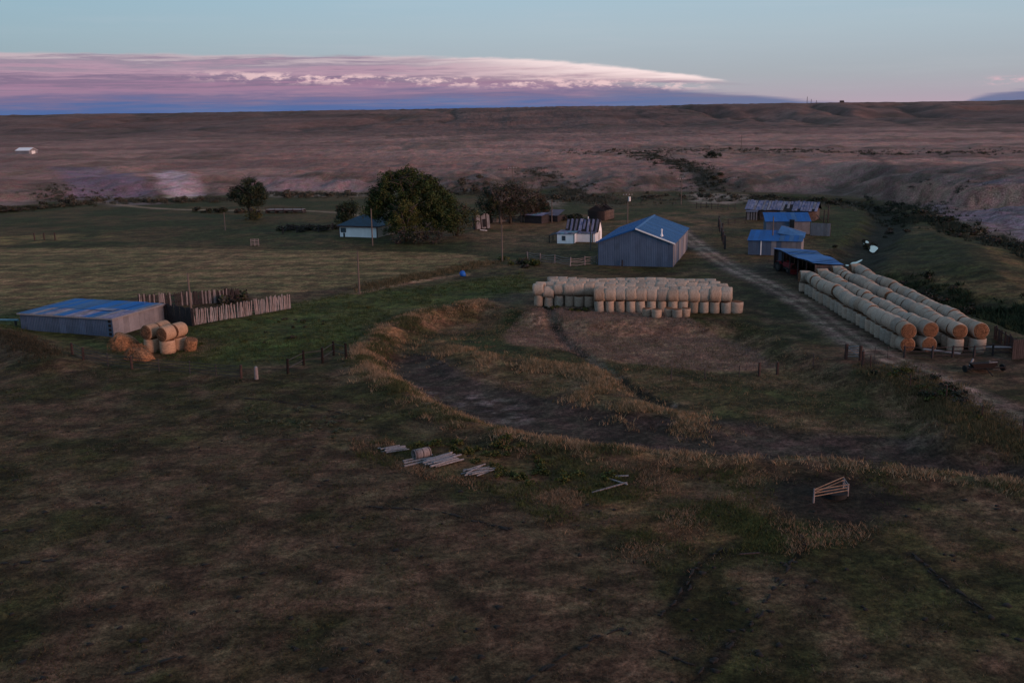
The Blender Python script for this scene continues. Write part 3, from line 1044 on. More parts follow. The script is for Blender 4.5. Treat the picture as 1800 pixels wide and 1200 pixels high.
# ------------------------------------------------------------------ big blue-roofed shed
def big_shed():
    A, B, C = at(1051, 466), at(1183, 468.5), at(1213, 436)
    rz, w = frame(A, B)
    mid = (A + B) / 2
    rz -= math.radians(2.4)
    A = mid - Vector((math.cos(rz), math.sin(rz), 0)) * (w / 2)
    d = 23.5
    e, r = 4.05, 6.35
    z0 = base_z([A, B, C]) - 0.05
    t = thing('metal_shed', 'big grey metal shed with a blue gable roof behind the central bale stack', 'shed', (A.x, A.y, z0), rz)
    part('wall', gable_body(w, d, e, r), M_GREYWALL2, t)
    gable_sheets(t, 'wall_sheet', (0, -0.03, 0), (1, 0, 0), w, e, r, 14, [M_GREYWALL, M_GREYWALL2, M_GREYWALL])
    sheets(t, 'wall_sheet', (w + 0.03, 0, 0), (0, 1, 0), (0, 0, 1), d, e, 25, [M_PALEWALL, M_GREYWALL, M_PALEWALL])  # same iron as the front, made paler to carry the glow from the right
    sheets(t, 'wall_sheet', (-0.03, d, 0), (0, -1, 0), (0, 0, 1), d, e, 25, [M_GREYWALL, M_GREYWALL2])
    L = math.hypot(w / 2 + 0.35, (r - e) * (w / 2 + 0.35) / (w / 2))
    sl = (r - e) / (w / 2)
    x1 = w + 0.35
    sheets(t, 'roof_sheet', (x1, -0.3, e - 0.35 * sl + 0.05), (0, 1, 0), (-1, 0, sl), d + 0.6, L, 26, [M_BLUE2], 0.004)
    sheets(t, 'roof_sheet', (-0.35, d + 0.3, e - 0.35 * sl + 0.05), (0, -1, 0), (1, 0, sl), d + 0.6, L, 26, [M_BLUE2, M_BLUE], 0.004)
    part('ridge_cap', MB().prism([(w / 2 - 0.3, r - 0.3 * sl + 0.12), (w / 2 + 0.3, r - 0.3 * sl + 0.12), (w / 2, r + 0.16)], -0.32, d + 0.32), M_BLUE2, t)
    for s in (0, 1):
        xa, xb = (w / 2, x1) if s else (-0.35, w / 2)
        za, zb = (r, e - 0.35 * sl) if s else (e - 0.35 * sl, r)
        mb = MB()
        mb.add([(xa, -0.40, za - 0.05), (xb, -0.40, zb - 0.05), (xb, -0.40, zb + 0.17), (xa, -0.40, za + 0.17), (xa, -0.31, za - 0.05), (xb, -0.31, zb - 0.05), (xb, -0.31, zb + 0.17), (xa, -0.31, za + 0.17)],
               [(0, 1, 2, 3), (7, 6, 5, 4), (3, 2, 6, 7), (0, 4, 5, 1), (0, 3, 7, 4), (1, 5, 6, 2)])
        part('barge_board', mb, M_WHITETRIM if s else M_BLUE, t)
    mb = MB().tube([(w * 0.83, 1.6, 4.6), (w * 0.83, 1.6, 6.1)], 0.11, 10)
    st = part('chimney', mb, M_WHITETRIM, t)
    part('chimney_cap', MB().tube([(w * 0.83, 1.6, 6.1), (w * 0.83, 1.6, 6.28)], [0.2, 0.05], 10), M_WHITETRIM, st)
    part('flashing', MB().tube([(w * 0.83, 1.6, 5.05), (w * 0.83, 1.6, 5.45)], [0.3, 0.12], 10), M_WHITETRIM, st)
    for y in (8.0, 15.5):
        part('door_panel', MB().box(w + 0.085, w + 0.12, y, y + 3.6, 0.05, 3.5), M_PALEWALL, t)
    post = thing('leaning_board', 'short dark board leaning on the front wall of the big grey shed', 'board', Vector((A.x, A.y, 0)) + Vector((math.cos(rz) * w * 0.33 + 0.25 * math.sin(rz), math.sin(rz) * w * 0.33 - 0.25, gz(A.x, A.y) - .05)), rz)
    part('plank', MB().box(-0.1, 0.1, -0.05, 0.02, 0, 1.1), M_WOODD, post)


big_shed()


# ------------------------------------------------------------------ low shed on the left with flat patched roof
def low_shed():
    A, B, C = at(38, 580.5), at(200, 591), at(286, 562)
    rz, w = frame(A, B)
    d = 9.6
    h = 2.3
    z0 = base_z([A, B, C]) - 0.08
    t = thing('low_shed', 'long low shed with a flat patched blue roof beside the small bale heap', 'shed', (A.x, A.y, z0), rz)
    part('wall', MB().box(0.06, w - 0.06, 0.06, d - 0.06, 0, h), M_WOODD, t)
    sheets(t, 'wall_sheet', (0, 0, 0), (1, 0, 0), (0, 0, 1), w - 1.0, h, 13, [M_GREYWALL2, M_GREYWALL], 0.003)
    sheets(t, 'wall_sheet', (w, 0, 0), (0, 1, 0), (0, 0, 1), d, h, 10, [M_PALEWALL], 0.003)  # lit side: the glow is painted in with paler iron
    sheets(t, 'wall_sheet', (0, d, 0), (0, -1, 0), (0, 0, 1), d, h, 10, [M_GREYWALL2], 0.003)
    part('corner_panel', MB().box(w - 0.98, w - 0.02, -0.02, 0.04, 0, h), M_GREYWALL2, t)
    for k in range(4):
        part('vent_hole', MB().box(w - 0.62, w - 0.2, -0.035, -0.022, 0.22 + k * 0.52, 0.58 + k * 0.52), M_DARK, t)
    for nm, x0, x1, y0, y1, n, ms in (('front', -0.2, w * 0.82, -0.2, d * 0.42, 13, [M_BLUE2, M_SHEETOLD, M_BLUE, M_RUSTROOF]),
                                       ('back', -0.2, w * 0.18, d * 0.40, d + 0.2, 3, [M_BLUE2, M_SHEETOLD, M_BLUE]),
                                       ('mid', w * 0.18, w * 0.82, d * 0.40, d + 0.2, 9, [M_BLUE, M_BLUE, M_BLUE2]),
                                       ('side', w * 0.82, w + 0.2, -0.2, d * 0.5, 3, [M_RUSTROOF, M_SHEETOLD, M_BLUE2]),
                                       ('side', w * 0.82, w + 0.2, d * 0.48, d + 0.2, 3, [M_BLUE2, M_RUSTROOF, M_BLUE])):
        dz = 0.06 if nm in ('front', 'side') else 0.11
        sheets(t, 'roof_sheet', (x0, y0, h + dz), (1, 0, 0), (0, 1, 0.004), x1 - x0, y1 - y0, n, ms, 0.012)
    mb = MB().box(-0.22, w + 0.22, -0.26, -0.2, h - 0.1, h + 0.08)
    part('eave_board', mb, M_WOODL, t)
    part('eave_board', MB().box(w + 0.2, w + 0.25, -0.2, d + 0.2, h - 0.1, h + 0.09), M_WOODL, t)
    part('roof_patch', MB().box(w * 0.60, w * 0.80, d * 0.36, d * 0.50, h + 0.19, h + 0.215), M_SHEETOLD, t)
    P, Q = at(-70, 574), at(34, 576)
    r2, L = frame(P, Q)
    pt = thing('water_pipe', 'pale blue pipe along the ground left of the low shed', 'pipe', (P.x, P.y, gz(P.x, P.y) + 0.22), r2)
    part('pipe_run', MB().tube([(0, 0, 0.05), (L, 0, 0.05)], 0.13, 8), M_CYAN, pt)
    for k in range(4):
        part('support', MB().box(L * k / 3 * 0.9 + 0.3, L * k / 3 * 0.9 + 0.5, -0.1, 0.1, -0.6, 0.0), M_WOODD, pt)


low_shed()


# ------------------------------------------------------------------ white house with teal hip roof
def house():
    A, B, C = at(597, 415.5), at(663, 417.5), at(697, 411)
    rz, w = frame(A, B)
    d, h, r = 9.5, 2.35, 4.3
    z0 = base_z([A, B, C]) - 0.05
    t = thing('farmhouse', 'white house with a dark teal hip roof beside the big trees', 'house', (A.x, A.y, z0), rz)
    part('wall', MB().box(0, w, 0, d, 0, h), M_WHITE, t)
    part('side_wall', MB().box(w, w + 0.05, 0.12, d - 0.12, 0, h - 0.01), M_TANWALL, t)
    for x in (0, w):
        part('corner_board', MB().box(x - 0.1, x + 0.1, -0.06, 0.08, 0, h), M_BROWNTRIM, t)
    o = 0.45
    a, b = 3.0, w - 3.0
    ym = d / 2
    V = [(-o, -o, h), (w + o, -o, h), (w + o, d + o, h), (-o, d + o, h), (a, ym, r), (b, ym, r)]
    for f, nm in (((0, 1, 5, 4), 'roof_slope'), ((1, 2, 5), 'roof_slope'), ((2, 3, 4, 5), 'roof_slope'), ((3, 0, 4), 'roof_slope')):
        mb = MB()
        top = [Vector(V[i]) + Vector((0, 0, 0.14)) for i in f]
        bot = [Vector(V[i]) for i in f]
        n = len(f)
        mb.add(top + bot, [tuple(range(n)), tuple(range(2 * n - 1, n - 1, -1))] + [(i, i + n, (i + 1) % n + n, (i + 1) % n) for i in range(n)])
        part(nm, mb, M_TEAL, t)
    part('fascia', MB().box(-o + 0.03, w + o - 0.03, -o - 0.05, -o - 0.005, h - 0.12, h + 0.12), M_BROWNTRIM, t)
    window(t, 0.35, 1.0, 1.3, 1.0, frame_m=M_BROWNTRIM)
    part('door', MB().box(0.95, 1.35, -0.05, -0.01, 0, 0.9), M_DARK, t)
    mb = MB().box(w * 0.62, w * 0.62 + 0.6, d * 0.45, d * 0.45 + 0.6, r - 0.6, r + 0.8)
    part('chimney', mb, M_BROWNTRIM, t)


house()


# ------------------------------------------------------------------ old white cabin with striped broken roof
def white_cabin():
    # main gabled part: gable end at the right, ridge runs left
    Gb, Ga = at(1058, 418.5), at(1046, 422)
    A, B = at(978.5, 428), at(1009, 428.5)
    rz, w = frame(A, B)
    h = 1.95
    z0 = base_z([A, B]) - 0.05
    t = thing('old_cabin', 'old white cabin with a torn sheet roof left of the big grey shed', 'cabin', (A.x, A.y, z0), rz)
    dz = 5.2
    part('annex_wall', MB().box(0, w, 0, dz, 0, h), M_WHITE, t)
    for x in (0.0, w):
        part('corner_board', MB().box(x - 0.07, x + 0.07, -0.04, 0.06, 0, h), M_WOODD, t)
    window(t, w * 0.30, 0.65, 0.75, 0.95)
    for i, (y0, y1) in enumerate(((-0.25, 1.7), (1.6, 3.4), (3.3, 5.2))):
        sheets(t, 'roof_sheet', (-0.2, y0, h + 0.05 + 0.05 * i), (1, 0, 0), (0, 1, 0.06), w + 0.4, y1 - y0, 5, [M_SHEETOLD, M_SHEETDK, M_WOODL, M_CYAN] if i < 2 else [M_SHEETDK, M_SHEETOLD], 0.03, drop=(3,) if i == 2 else ())
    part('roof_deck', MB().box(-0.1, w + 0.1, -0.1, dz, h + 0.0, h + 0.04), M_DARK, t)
    # low link and the taller gabled room behind
    x0, x1, y0, y1, e, r = w * 0.95, w * 2.15, 4.3, 9.5, 2.0, 4.3
    part('link_wall', MB().box(w + 0.02, x1 - 0.25, 2.6, y0 + 0.2, 0, 1.75), M_WHITE, t)
    sheets(t, 'roof_sheet', (w + 0.1, 2.4, 1.8), (1, 0, 0), (0, 1, 0.10), x1 - w - 0.3, 2.2, 5, [M_SHEETDK, M_SHEETOLD], 0.02)
    part('link_post', MB().box(x1 - 0.9, x1 - 0.72, 2.48, 2.58, 0, 1.75), M_WOODD, t)
    X0 = -0.2 * w + 0.8
    X1 = x1
    mb = MB()
    ym = (y0 + y1) / 2
    v = []
    for x in (X0 + 0.9, X1):
        v += [(x, y0, 0), (x, y1, 0), (x, y1, e), (x, ym, r), (x, y0, e)]
    mb.add(v, [(4, 3, 2, 1, 0), (5, 6, 7, 8, 9), (0, 1, 6, 5), (1, 2, 7, 6), (2, 3, 8, 7), (3, 4, 9, 8), (4, 0, 5, 9)], 0)
    part('gable_wall', mb, [M_WHITE], t)
    sl = Vector((0, ym - y0, r - e))
    L = sl.length + 0.3
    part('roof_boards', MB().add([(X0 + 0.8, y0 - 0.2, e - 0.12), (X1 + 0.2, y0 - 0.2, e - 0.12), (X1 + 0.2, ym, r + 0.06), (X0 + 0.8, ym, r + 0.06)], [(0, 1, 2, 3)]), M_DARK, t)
    part('roof_boards', MB().add([(X0 + 0.8, y1 + 0.2, e - 0.12), (X1 + 0.2, y1 + 0.2, e - 0.12), (X1 + 0.2, ym, r + 0.06), (X0 + 0.8, ym, r + 0.06)], [(3, 2, 1, 0)]), M_SHEETDK, t)
    n = 8
    step = (X1 - X0 - 0.6) / n
    for i in range(n):
        wd = step * random.choice((0.55, 0.68, 0.78))
        cut = random.choice((1.0, 1.0, 0.72, 0.9))
        me = sheet_mesh(wd, L * cut, L * cut * random.uniform(0.9, 1), random.choice((M_SHEETOLD, M_SHEETDK)), 2)
        o = obj('roof_sheet', me, t, basis(Vector((X0 + 0.85 + i * step, y0 - 0.25, e - 0.08)) + sl * (1 - cut) * 0.9, Vector((1, 0, 0)), sl + Vector((random.uniform(-.12, .12), 0, 0))))
    part('doorway', MB().box(X1 - 0.03, X1 + 0.03, ym - 0.3, ym + 0.35, 0.1, 1.9), M_DARK, t)
    part('gable_window', MB().box(X1 - 0.03, X1 + 0.03, ym - 1.9, ym - 1.5, 0.1, 1.7), M_DARK, t)
    part('vent_pipe', MB().tube([(X1 - 2.4, ym, r - 0.1), (X1 - 2.4, ym, r + 0.5)], 0.1, 8), M_WHITETRIM, t)
    # open lean-to on the left
    part('awning_roof', MB().add([(-1.8, 0.6, 1.45), (0.0, 0.6, 1.85), (0.0, 4.6, 2.0), (-1.8, 4.6, 1.6), (-1.8, 0.6, 1.52), (0, 0.6, 1.92), (0, 4.6, 2.07), (-1.8, 4.6, 1.67)],
                                 [(3, 2, 1, 0), (4, 5, 6, 7), (0, 1, 5, 4), (2, 3, 7, 6), (0, 4, 7, 3), (1, 2, 6, 5)]), M_WOODD, t)
    for y in (0.8, 4.4):
        part('awning_post', MB().box(-1.75, -1.6, y, y + 0.14, 0, 1.5), M_WOODD, t)


white_cabin()


# ------------------------------------------------------------------ log buildings
def log_row(parent, o, u, L, n, dia, m, gapx=None):
    """horizontal logs stacked into a wall, each its own piece"""
    u = Vector(u).normalized()
    me = MB().tube([(0, 0, 0), (L * 0.5, 0, 0.02), (L, 0, 0)], [dia / 2, dia / 2 * 0.93, dia / 2 * 0.88], 8).mesh('log', m, True)
    for k in range(n):
        flip = k % 2
        p = Vector(o) + Vector((0, 0, dia * (k + 0.5))) - u * 0.25
        if flip:
            p = p + u * (L)
        obj('log', me, parent, basis(p, -u if flip else u, Vector((0, 0, 1)).cross(-u if flip else u)))


def log_barn():
    A, B = at(1312.5, 385.5), at(1432, 389)
    rz, w = frame(A, B)
    d, dia, n = 6.5, 0.30, 8
    z0 = base_z([A, B]) - 0.05
    e = dia * n
    t = thing('log_barn', 'long tumbledown log barn with a ragged sheet roof, farthest on the right', 'barn', (A.x, A.y, z0), rz)
    dx0, dx1 = w * 0.47, w * 0.575
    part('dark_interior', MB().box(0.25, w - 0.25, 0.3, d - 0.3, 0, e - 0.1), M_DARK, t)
    log_row(t, (0.25, 0, 0), (1, 0, 0), dx0, n, dia, M_LOG)
    log_row(t, (dx1 + 0.25, 0, 0), (1, 0, 0), w - dx1, n, dia, M_LOG)
    log_row(t, (dx0, 0, e - 2 * dia), (1, 0, 0), dx1 - dx0 + 0.4, 2, dia * 1.02, M_LOG)
    log_row(t, (w, 0.25, dia * 0.4), (0, 1, 0), d, n, dia, M_LOG)
    log_row(t, (0, 0.25, dia * 0.4), (0, 1, 0), d, n, dia, M_LOG)
    part('door_frame', MB().box(dx0 + 0.2, dx0 + 0.4, -0.22, -0.12, 0, e - 0.6).box(dx1 - 0.25, dx1 - 0.05, -0.22, -0.12, 0, e - 0.6), M_WOODD, t)
    part('door_header', MB().box(dx0 + 0.3, dx1 + 0.2, -0.2, -0.13, e - 0.65, e - 0.05), M_WOODL, t)
    r = e + 1.9
    ym = d / 2
    o = 0.5
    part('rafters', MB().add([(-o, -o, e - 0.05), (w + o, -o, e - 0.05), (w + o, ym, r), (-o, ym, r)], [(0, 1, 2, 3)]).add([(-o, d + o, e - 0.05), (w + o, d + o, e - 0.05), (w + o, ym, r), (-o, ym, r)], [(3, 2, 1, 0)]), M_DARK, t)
    part('gable_boards', MB().add([(w - 0.05, 0, e), (w - 0.05, d, e), (w - 0.05, ym, r - 0.1)], [(0, 1, 2)]).add([(0.05, 0, e), (0.05, d, e), (0.05, ym, r - 0.1)], [(2, 1, 0)]), M_WOODD, t)
    sl = Vector((0, ym + o, r - e))
    L = sl.length
    nsh = 26
    st = (w + 2 * o) / nsh
    for i in range(nsh):
        if i in (14, 16):
            cut, s0 = 0.35, 0.62
        elif i in (15, 19, 24):
            cut, s0 = 0.75, 0.2
        else:
            cut, s0 = random.uniform(0.97, 1.05), random.uniform(-0.04, 0.04)
        me = sheet_mesh(st * random.uniform(0.9, 1.02), L * cut, L * cut + random.uniform(-.15, .15), random.choice((M_SHEETOLD, M_SHEETOLD, M_RUSTROOF)), 2)
        obj('roof_sheet', me, t, basis(Vector((-o + i * st, -o, e + 0.03 + random.uniform(0, .05))) + sl * s0, Vector((1, 0, random.uniform(-.03, .03))), sl + Vector((random.uniform(-.15, .15), 0, 0))))
    sheets(t, 'roof_sheet', (w + o, d + o, e + 0.03), (-1, 0, 0), (0, -(ym + o), r - e), w + 2 * o, L, 20, [M_SHEETOLD, M_RUSTROOF], 0.03)
    # board lean-to at the left end
    for k in range(9):
        part('board', MB().box(0.1 + k * 0.3, 0.36 + k * 0.3, -1.5, -1.44, 0, 2.0 + random.uniform(-.1, .1)), random.choice((M_WOODD, M_WOOD)), t)
    part('lean_to_roof', MB().add([(0, -1.7, 2.0), (2.9, -1.7, 2.0), (2.9, -0.1, 2.45), (0, -0.1, 2.45)], [(0, 1, 2, 3)]), M_SHEETDK, t)
    part('prop', MB().tube([(3.6, -1.2, 0), (3.0, -0.2, 2.3)], 0.1, 6), M_WOODD, t)
    part('prop', MB().tube([(w + 1.7, -0.3, 0), (w + 0.3, 0.2, 1.6)], 0.09, 6), M_WOODD, t)


log_barn()


def dark_log_cabin():
    A, B = at(1034, 387), at(1061, 388.5)
    rz, w = frame(A, B)
    rz += 0.12
    d, dia, n = 5.6, 0.26, 9
    e = dia * n
    z0 = base_z([A, B]) - 0.05
    t = thing('log_cabin', 'small dark log cabin with its roof fallen in, behind the big grey shed', 'cabin', (A.x, A.y, z0), rz)
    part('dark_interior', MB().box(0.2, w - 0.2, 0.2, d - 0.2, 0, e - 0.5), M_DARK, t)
    log_row(t, (0.25, 0, 0), (1, 0, 0), w, n, dia, M_WOODD)
    log_row(t, (w, 0.25, 0.1), (0, 1, 0), d, n, dia, M_LOG)
    log_row(t, (0, 0.25, 0.1), (0, 1, 0), d, n, dia, M_WOODD)
    log_row(t, (0.25, d, 0), (1, 0, 0), w, n, dia, M_WOODD)
    gb = MB().prism([(0.1, e), (w - 0.1, e), (w / 2, e + 1.3)], -0.08, 0.08)
    part('gable_boards', gb, M_WOODD, t)
    gb = MB().prism([(0.1, e), (w - 0.1, e), (w / 2, e + 1.3)], d - 0.08, d + 0.08)
    part('gable_boards', gb, M_WOODD, t)
    for i in range(9):
        y = 0.2 + i * (d - 0.4) / 8
        if i in (4, 5):
            continue
        mb = MB().add([(-0.25, y - 0.3, e), (-0.25, y + 0.28, e), (w / 2, y + 0.28, e + 1.42), (w / 2, y - 0.3, e + 1.42), (-0.25, y - 0.3, e + .07), (-0.25, y + 0.28, e + .07), (w / 2, y + 0.28, e + 1.5), (w / 2, y - 0.3, e + 1.5)],
                      [(0, 1, 2, 3), (7, 6, 5, 4), (0, 4, 5, 1), (1, 5, 6, 2), (2, 6, 7, 3), (3, 7, 4, 0)])
        part('roof_board', mb, M_WOODD, t)
    for i in range(4):
        y = 0.5 + i * 1.5
        part('rafter', MB().tube([(w + 0.2, y, e + 0.05), (w / 2, y + random.uniform(-.3, .3), e + 1.4 - 0.3 * (i % 2))], 0.08, 6), M_WOODD, t)


dark_log_cabin()


def small_hut(name, label, px0, py0, px1, py1, d, h, wallm, roofm, slope=0.15, n=5):
    A, B = at(px0, py0), at(px1, py1)
    rz, w = frame(A, B)
    t = thing(name, label, 'hut', (A.x, A.y, base_z([A, B]) - 0.05), rz)
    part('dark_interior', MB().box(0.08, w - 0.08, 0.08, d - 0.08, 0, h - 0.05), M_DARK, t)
    rows = max(4, int(h / 0.28))
    for k in range(rows):
        z0, z1 = k * h / rows, (k + 1) * h / rows - 0.015
        part('wall_board', MB().box(0, w, -0.04, 0.05, z0, z1), wallm, t)
        part('wall_board', MB().box(w - 0.05, w + 0.04, 0.06, d, z0, z1), wallm, t)
        part('wall_board', MB().box(-0.04, 0.05, 0.06, d, z0, z1), wallm, t)
    sheets(t, 'roof_sheet', (-0.2, -0.25, h + 0.03), (1, 0, 0), (0, 1, slope), w + 0.4, d + 0.5, n, roofm, 0.015)
    return t, w


t, w_ = small_hut('board_hut', 'small grey board hut with a pale blue roof beside the bare grove', 922, 391.5, 952, 393, 3.6, 1.9, M_WOODD, [M_SHEETOLD, M_CYAN, M_SHEETOLD], 0.10)
small_hut('board_hut', 'small dark hut with a slate-coloured roof right of the pale-roofed hut', 956, 389, 980, 390, 3.6, 1.55, M_WOODD, [M_SHEETDK], 0.28)


# ------------------------------------------------------------------ blue roofed sheds on the right
def right_shed_a():
    A, B = at(1346, 411), at(1423, 416)
    rz, w = frame(at(1346, 411), at(1423, 411))
    d, h = 4.8, 2.6
    t = thing('metal_shed', 'blue mono-pitch shed just in front of the log barn', 'shed', (A.x, A.y, base_z([A]) - 0.05), rz)
    part('wall', MB().box(0.05, w - 0.05, 0.05, d, 0, h), M_GREYWALL2, t)
    sheets(t, 'wall_sheet', (0, 0, 0), (1, 0, 0), (0, 0, 1), w * 0.52, h, 5, [M_GREYWALL2], 0.004)
    sheets(t, 'wall_sheet', (w * 0.64, 0, 0), (1, 0, 0), (0, 0, 1), w * 0.36, h, 4, [M_PALEWALL], 0.004)
    part('open_doorway', MB().box(w * 0.525, w * 0.635, -0.02, 0.03, 0, h - 0.05), M_DARK, t)
    dl = part('open_door', MB().box(0, 1.25, -0.05, 0.02, 0, h + 0.5), M_WOODD, t, Matrix.Translation((w * 0.535, -0.1, 0)) @ Matrix.Rotation(-0.8, 4, 'Z'))
    part('door_edge', MB().box(-0.06, 0.0, -0.05, 0.02, 0, h + 0.45), M_WOODL, dl)
    sheets(t, 'roof_sheet', (-0.25, -0.35, h + 0.04), (1, 0, 0), (0, 1, 0.28), w + 0.5, d + 0.6, 10, [M_BLUE, M_BLUE, M_BLUE2], 0.006)
    # iron wind fence at its right
    P, Q = at(1424, 413.5), at(1459, 415)
    r2, L = frame(P, Q)
    f = thing('sheet_fence', 'short grey iron fence standing right of the blue mono-pitch shed', 'fence', (P.x, P.y, gz(P.x, P.y) - 0.05), r2)
    sheets(f, 'fence_sheet', (0, 0, 0), (1, 0, 0), (0, 0, 1), L, 2.7, 6, [M_PALEWALL], 0.02)
    for k in range(4):
        part('post', MB().box(L * k / 3 - 0.06, L * k / 3 + 0.06, 0.07, 0.2, 0, 2.8), M_WOODD, f)
    part('rail', MB().box(0, L, 0.05, 0.07, 2.2, 2.35), M_WOODD, f)


right_shed_a()


def right_shed_b():
    A, B = at(1314.5, 448), at(1362, 449.5)
    rz, w = frame(A, B)
    w = w * 1.95
    d, h = 5.2, 2.6
    t = thing('metal_shed', 'blue roofed shed with pale iron walls and a raised end roof', 'shed', (A.x, A.y, base_z([A, B]) - 0.05), rz)
    part('wall', MB().box(0.05, w - 0.05, 0.05, d, 0, h), M_WOODD, t)
    sheets(t, 'wall_sheet', (0, 0, 0), (1, 0, 0), (0, 0, 1), w * 0.24, h, 3, [M_GREYWALL2], 0.004)
    sheets(t, 'wall_sheet', (w * 0.25, -0.03, 0), (1, 0, 0), (0, 0, 1), w * 0.75, h, 8, [M_PALEWALL, M_PALEWALL, M_GREYWALL], 0.004)
    part('corner_board', MB().box(w * 0.235, w * 0.255, -0.09, -0.05, 0, h), M_WHITETRIM, t)
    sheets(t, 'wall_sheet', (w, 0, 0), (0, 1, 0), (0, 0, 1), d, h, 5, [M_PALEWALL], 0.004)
    sheets(t, 'roof_sheet', (-0.2, -0.3, h + 0.04), (1, 0, 0), (0, 1, 0.24), w * 0.60, d + 0.5, 6, [M_BLUE], 0.004)
    sheets(t, 'roof_sheet', (w * 0.60 - 0.2, -0.3, h + 0.05), (1, 0, 0), (0, 1, 0.24), w * 0.40 + 0.4, d * 0.62, 5, [M_BLUE, M_BLUE2], 0.004)
    # raised cross roof that falls to the right
    V = [(w * 0.52, d * 0.55, h + 1.15), (w * 0.56, d + 0.5, h + 2.2), (w + 0.3, d + 0.3, h + 1.0), (w + 0.3, d * 0.45, h + 0.45)]
    mb = MB()
    mb.add(V + [tuple(Vector(v) - Vector((0, 0, 0.12))) for v in V], [(3, 2, 1, 0), (4, 5, 6, 7), (0, 1, 5, 4), (1, 2, 6, 5), (2, 3, 7, 6), (3, 0, 4, 7)])
    part('raised_roof', mb, M_BLUE2, t)
    mb = MB()
    V2 = [(w * 0.56, d + 0.5, h + 2.24), (w + 0.3, d + 0.3, h + 1.04), (w + 0.3, d + 1.6, h + 0.95), (w * 0.62, d + 1.7, h + 2.0)]
    mb.add(V2 + [tuple(Vector(v) - Vector((0, 0, 0.12))) for v in V2], [(0, 1, 2, 3), (7, 6, 5, 4), (0, 4, 5, 1), (1, 5, 6, 2), (2, 6, 7, 3), (3, 7, 4, 0)])
    part('raised_roof', mb, M_SHEETOLD, t)
    part('raised_wall', MB().box(w * 0.55, w - 0.05, d * 0.62, d + 1.4, 0, h + 0.4), M_WOODD, t)


right_shed_b()


def open_shed():
    """long open-fronted shed; its roof falls away to the back right"""
    hf = 3.3
    P0, P1 = at(1360.5, 436, hf), at(1432, 464, hf)       # front eave
    Q1, Q0 = at(1483, 464.5, 2.2), at(1433, 441.5, 2.6)
    rz, w = frame(P0, P1)
    z0 = min(gz(P0.x, P0.y), gz(P1.x, P1.y)) - 0.05
    t = thing('open_shed', 'open-fronted shed with a wavy blue roof at the far end of the long bale rows', 'shed', (P0.x, P0.y, z0), rz)
    inv = Matrix.Rotation(-rz, 3, 'Z')

    def loc(P):
        q = inv @ Vector((P.x - P0.x, P.y - P0.y, 0))
        return Vector((q.x, q.y, P.z))
    a, b, c, e = loc(P0), loc(P1), loc(Q1), loc(Q0)
    nrows = 12
    for i in range(nrows):
        f0, f1 = i / nrows, (i + 1) / nrows
        A0, B0 = a.lerp(b, f0), a.lerp(b, f1)
        A1, B1 = e.lerp(c, f0), e.lerp(c, f1)
        mb = MB()
        V = []
        for p, q in ((A0, A1), (B0, B1)):
            for s in (-0.03, 0.33, 0.66, 1.02):
                x = p.lerp(q, s)
                V.append(x + Vector((0, 0, 0.05 + 0.12 * math.sin(i * 0.8 + s * 2.5) + 0.004 * i)))
        V2 = [v - Vector((0, 0, 0.03)) for v in V]
        F_ = [(k, k + 4, k + 5, k + 1) for k in range(3)]
        mb.add(V + V2, F_ + [tuple(x + 8 for x in reversed(f)) for f in F_] + [(0, 8, 12, 4), (3, 7, 15, 11)])
        part('roof_sheet', mb, random.choice((M_BLUE, M_BLUE2, M_BLUE)), t)
    for i in range(6):
        p = a.lerp(b, i / 5 * 0.98 + 0.01)
        part('post', MB().tube([(p.x, p.y + 0.2, 0), (p.x, p.y + 0.2, p.z - 0.1)], 0.11, 6), M_WOODD, t)
    part('beam', MB().tube([a + Vector((0, .2, -.12)), b + Vector((0, .2, -.12))], 0.1, 6), M_WOODD, t)
    nb = 26
    for i in range(nb):
        p, q = e.lerp(c, i / nb), e.lerp(c, (i + 0.95) / nb)
        part('back_board', MB().add([(p.x, p.y - .3, 0), (q.x, q.y - .3, 0), (q.x, q.y - .3, q.z - 0.1), (p.x, p.y - .3, p.z - 0.1), (p.x, p.y - .25, 0), (q.x, q.y - .25, 0), (q.x, q.y - .25, q.z - 0.1), (p.x, p.y - .25, p.z - 0.1)],
                                    [(0, 1, 2, 3), (7, 6, 5, 4), (0, 4, 5, 1), (1, 5, 6, 2), (2, 6, 7, 3), (3, 7, 4, 0)]), M_WOODD, t)
    for S0, S1, k in ((a, e, 10), (b, c, 14)):
        for i in range(k):
            p, q = S0.lerp(S1, i / k), S0.lerp(S1, (i + 0.95) / k)
            p, q = p + Vector((0.15, 0, 0)), q + Vector((0.15, 0, 0))
            part('end_board', MB().add([(p.x, p.y, 0), (q.x, q.y, 0), (q.x, q.y, q.z - 0.12), (p.x, p.y, p.z - 0.12), (p.x + .05, p.y, 0), (q.x + .05, q.y, 0), (q.x + .05, q.y, q.z - 0.12), (p.x + .05, p.y, p.z - 0.12)],
                                       [(0, 1, 2, 3), (7, 6, 5, 4), (0, 4, 5, 1), (1, 5, 6, 2), (2, 6, 7, 3), (3, 7, 4, 0)]), M_WOODD, t)
    for i in range(7):
        p = a.lerp(b, 0.03 + i * 0.028)
        part('front_board', MB().box(p.x - 0.13, p.x + 0.12, p.y + 0.35, p.y + 0.4, 0, p.z - 0.2 - 0.1 * (i % 2)), M_GREYWALL2 if i > 1 else M_WOODD, t)


open_shed()


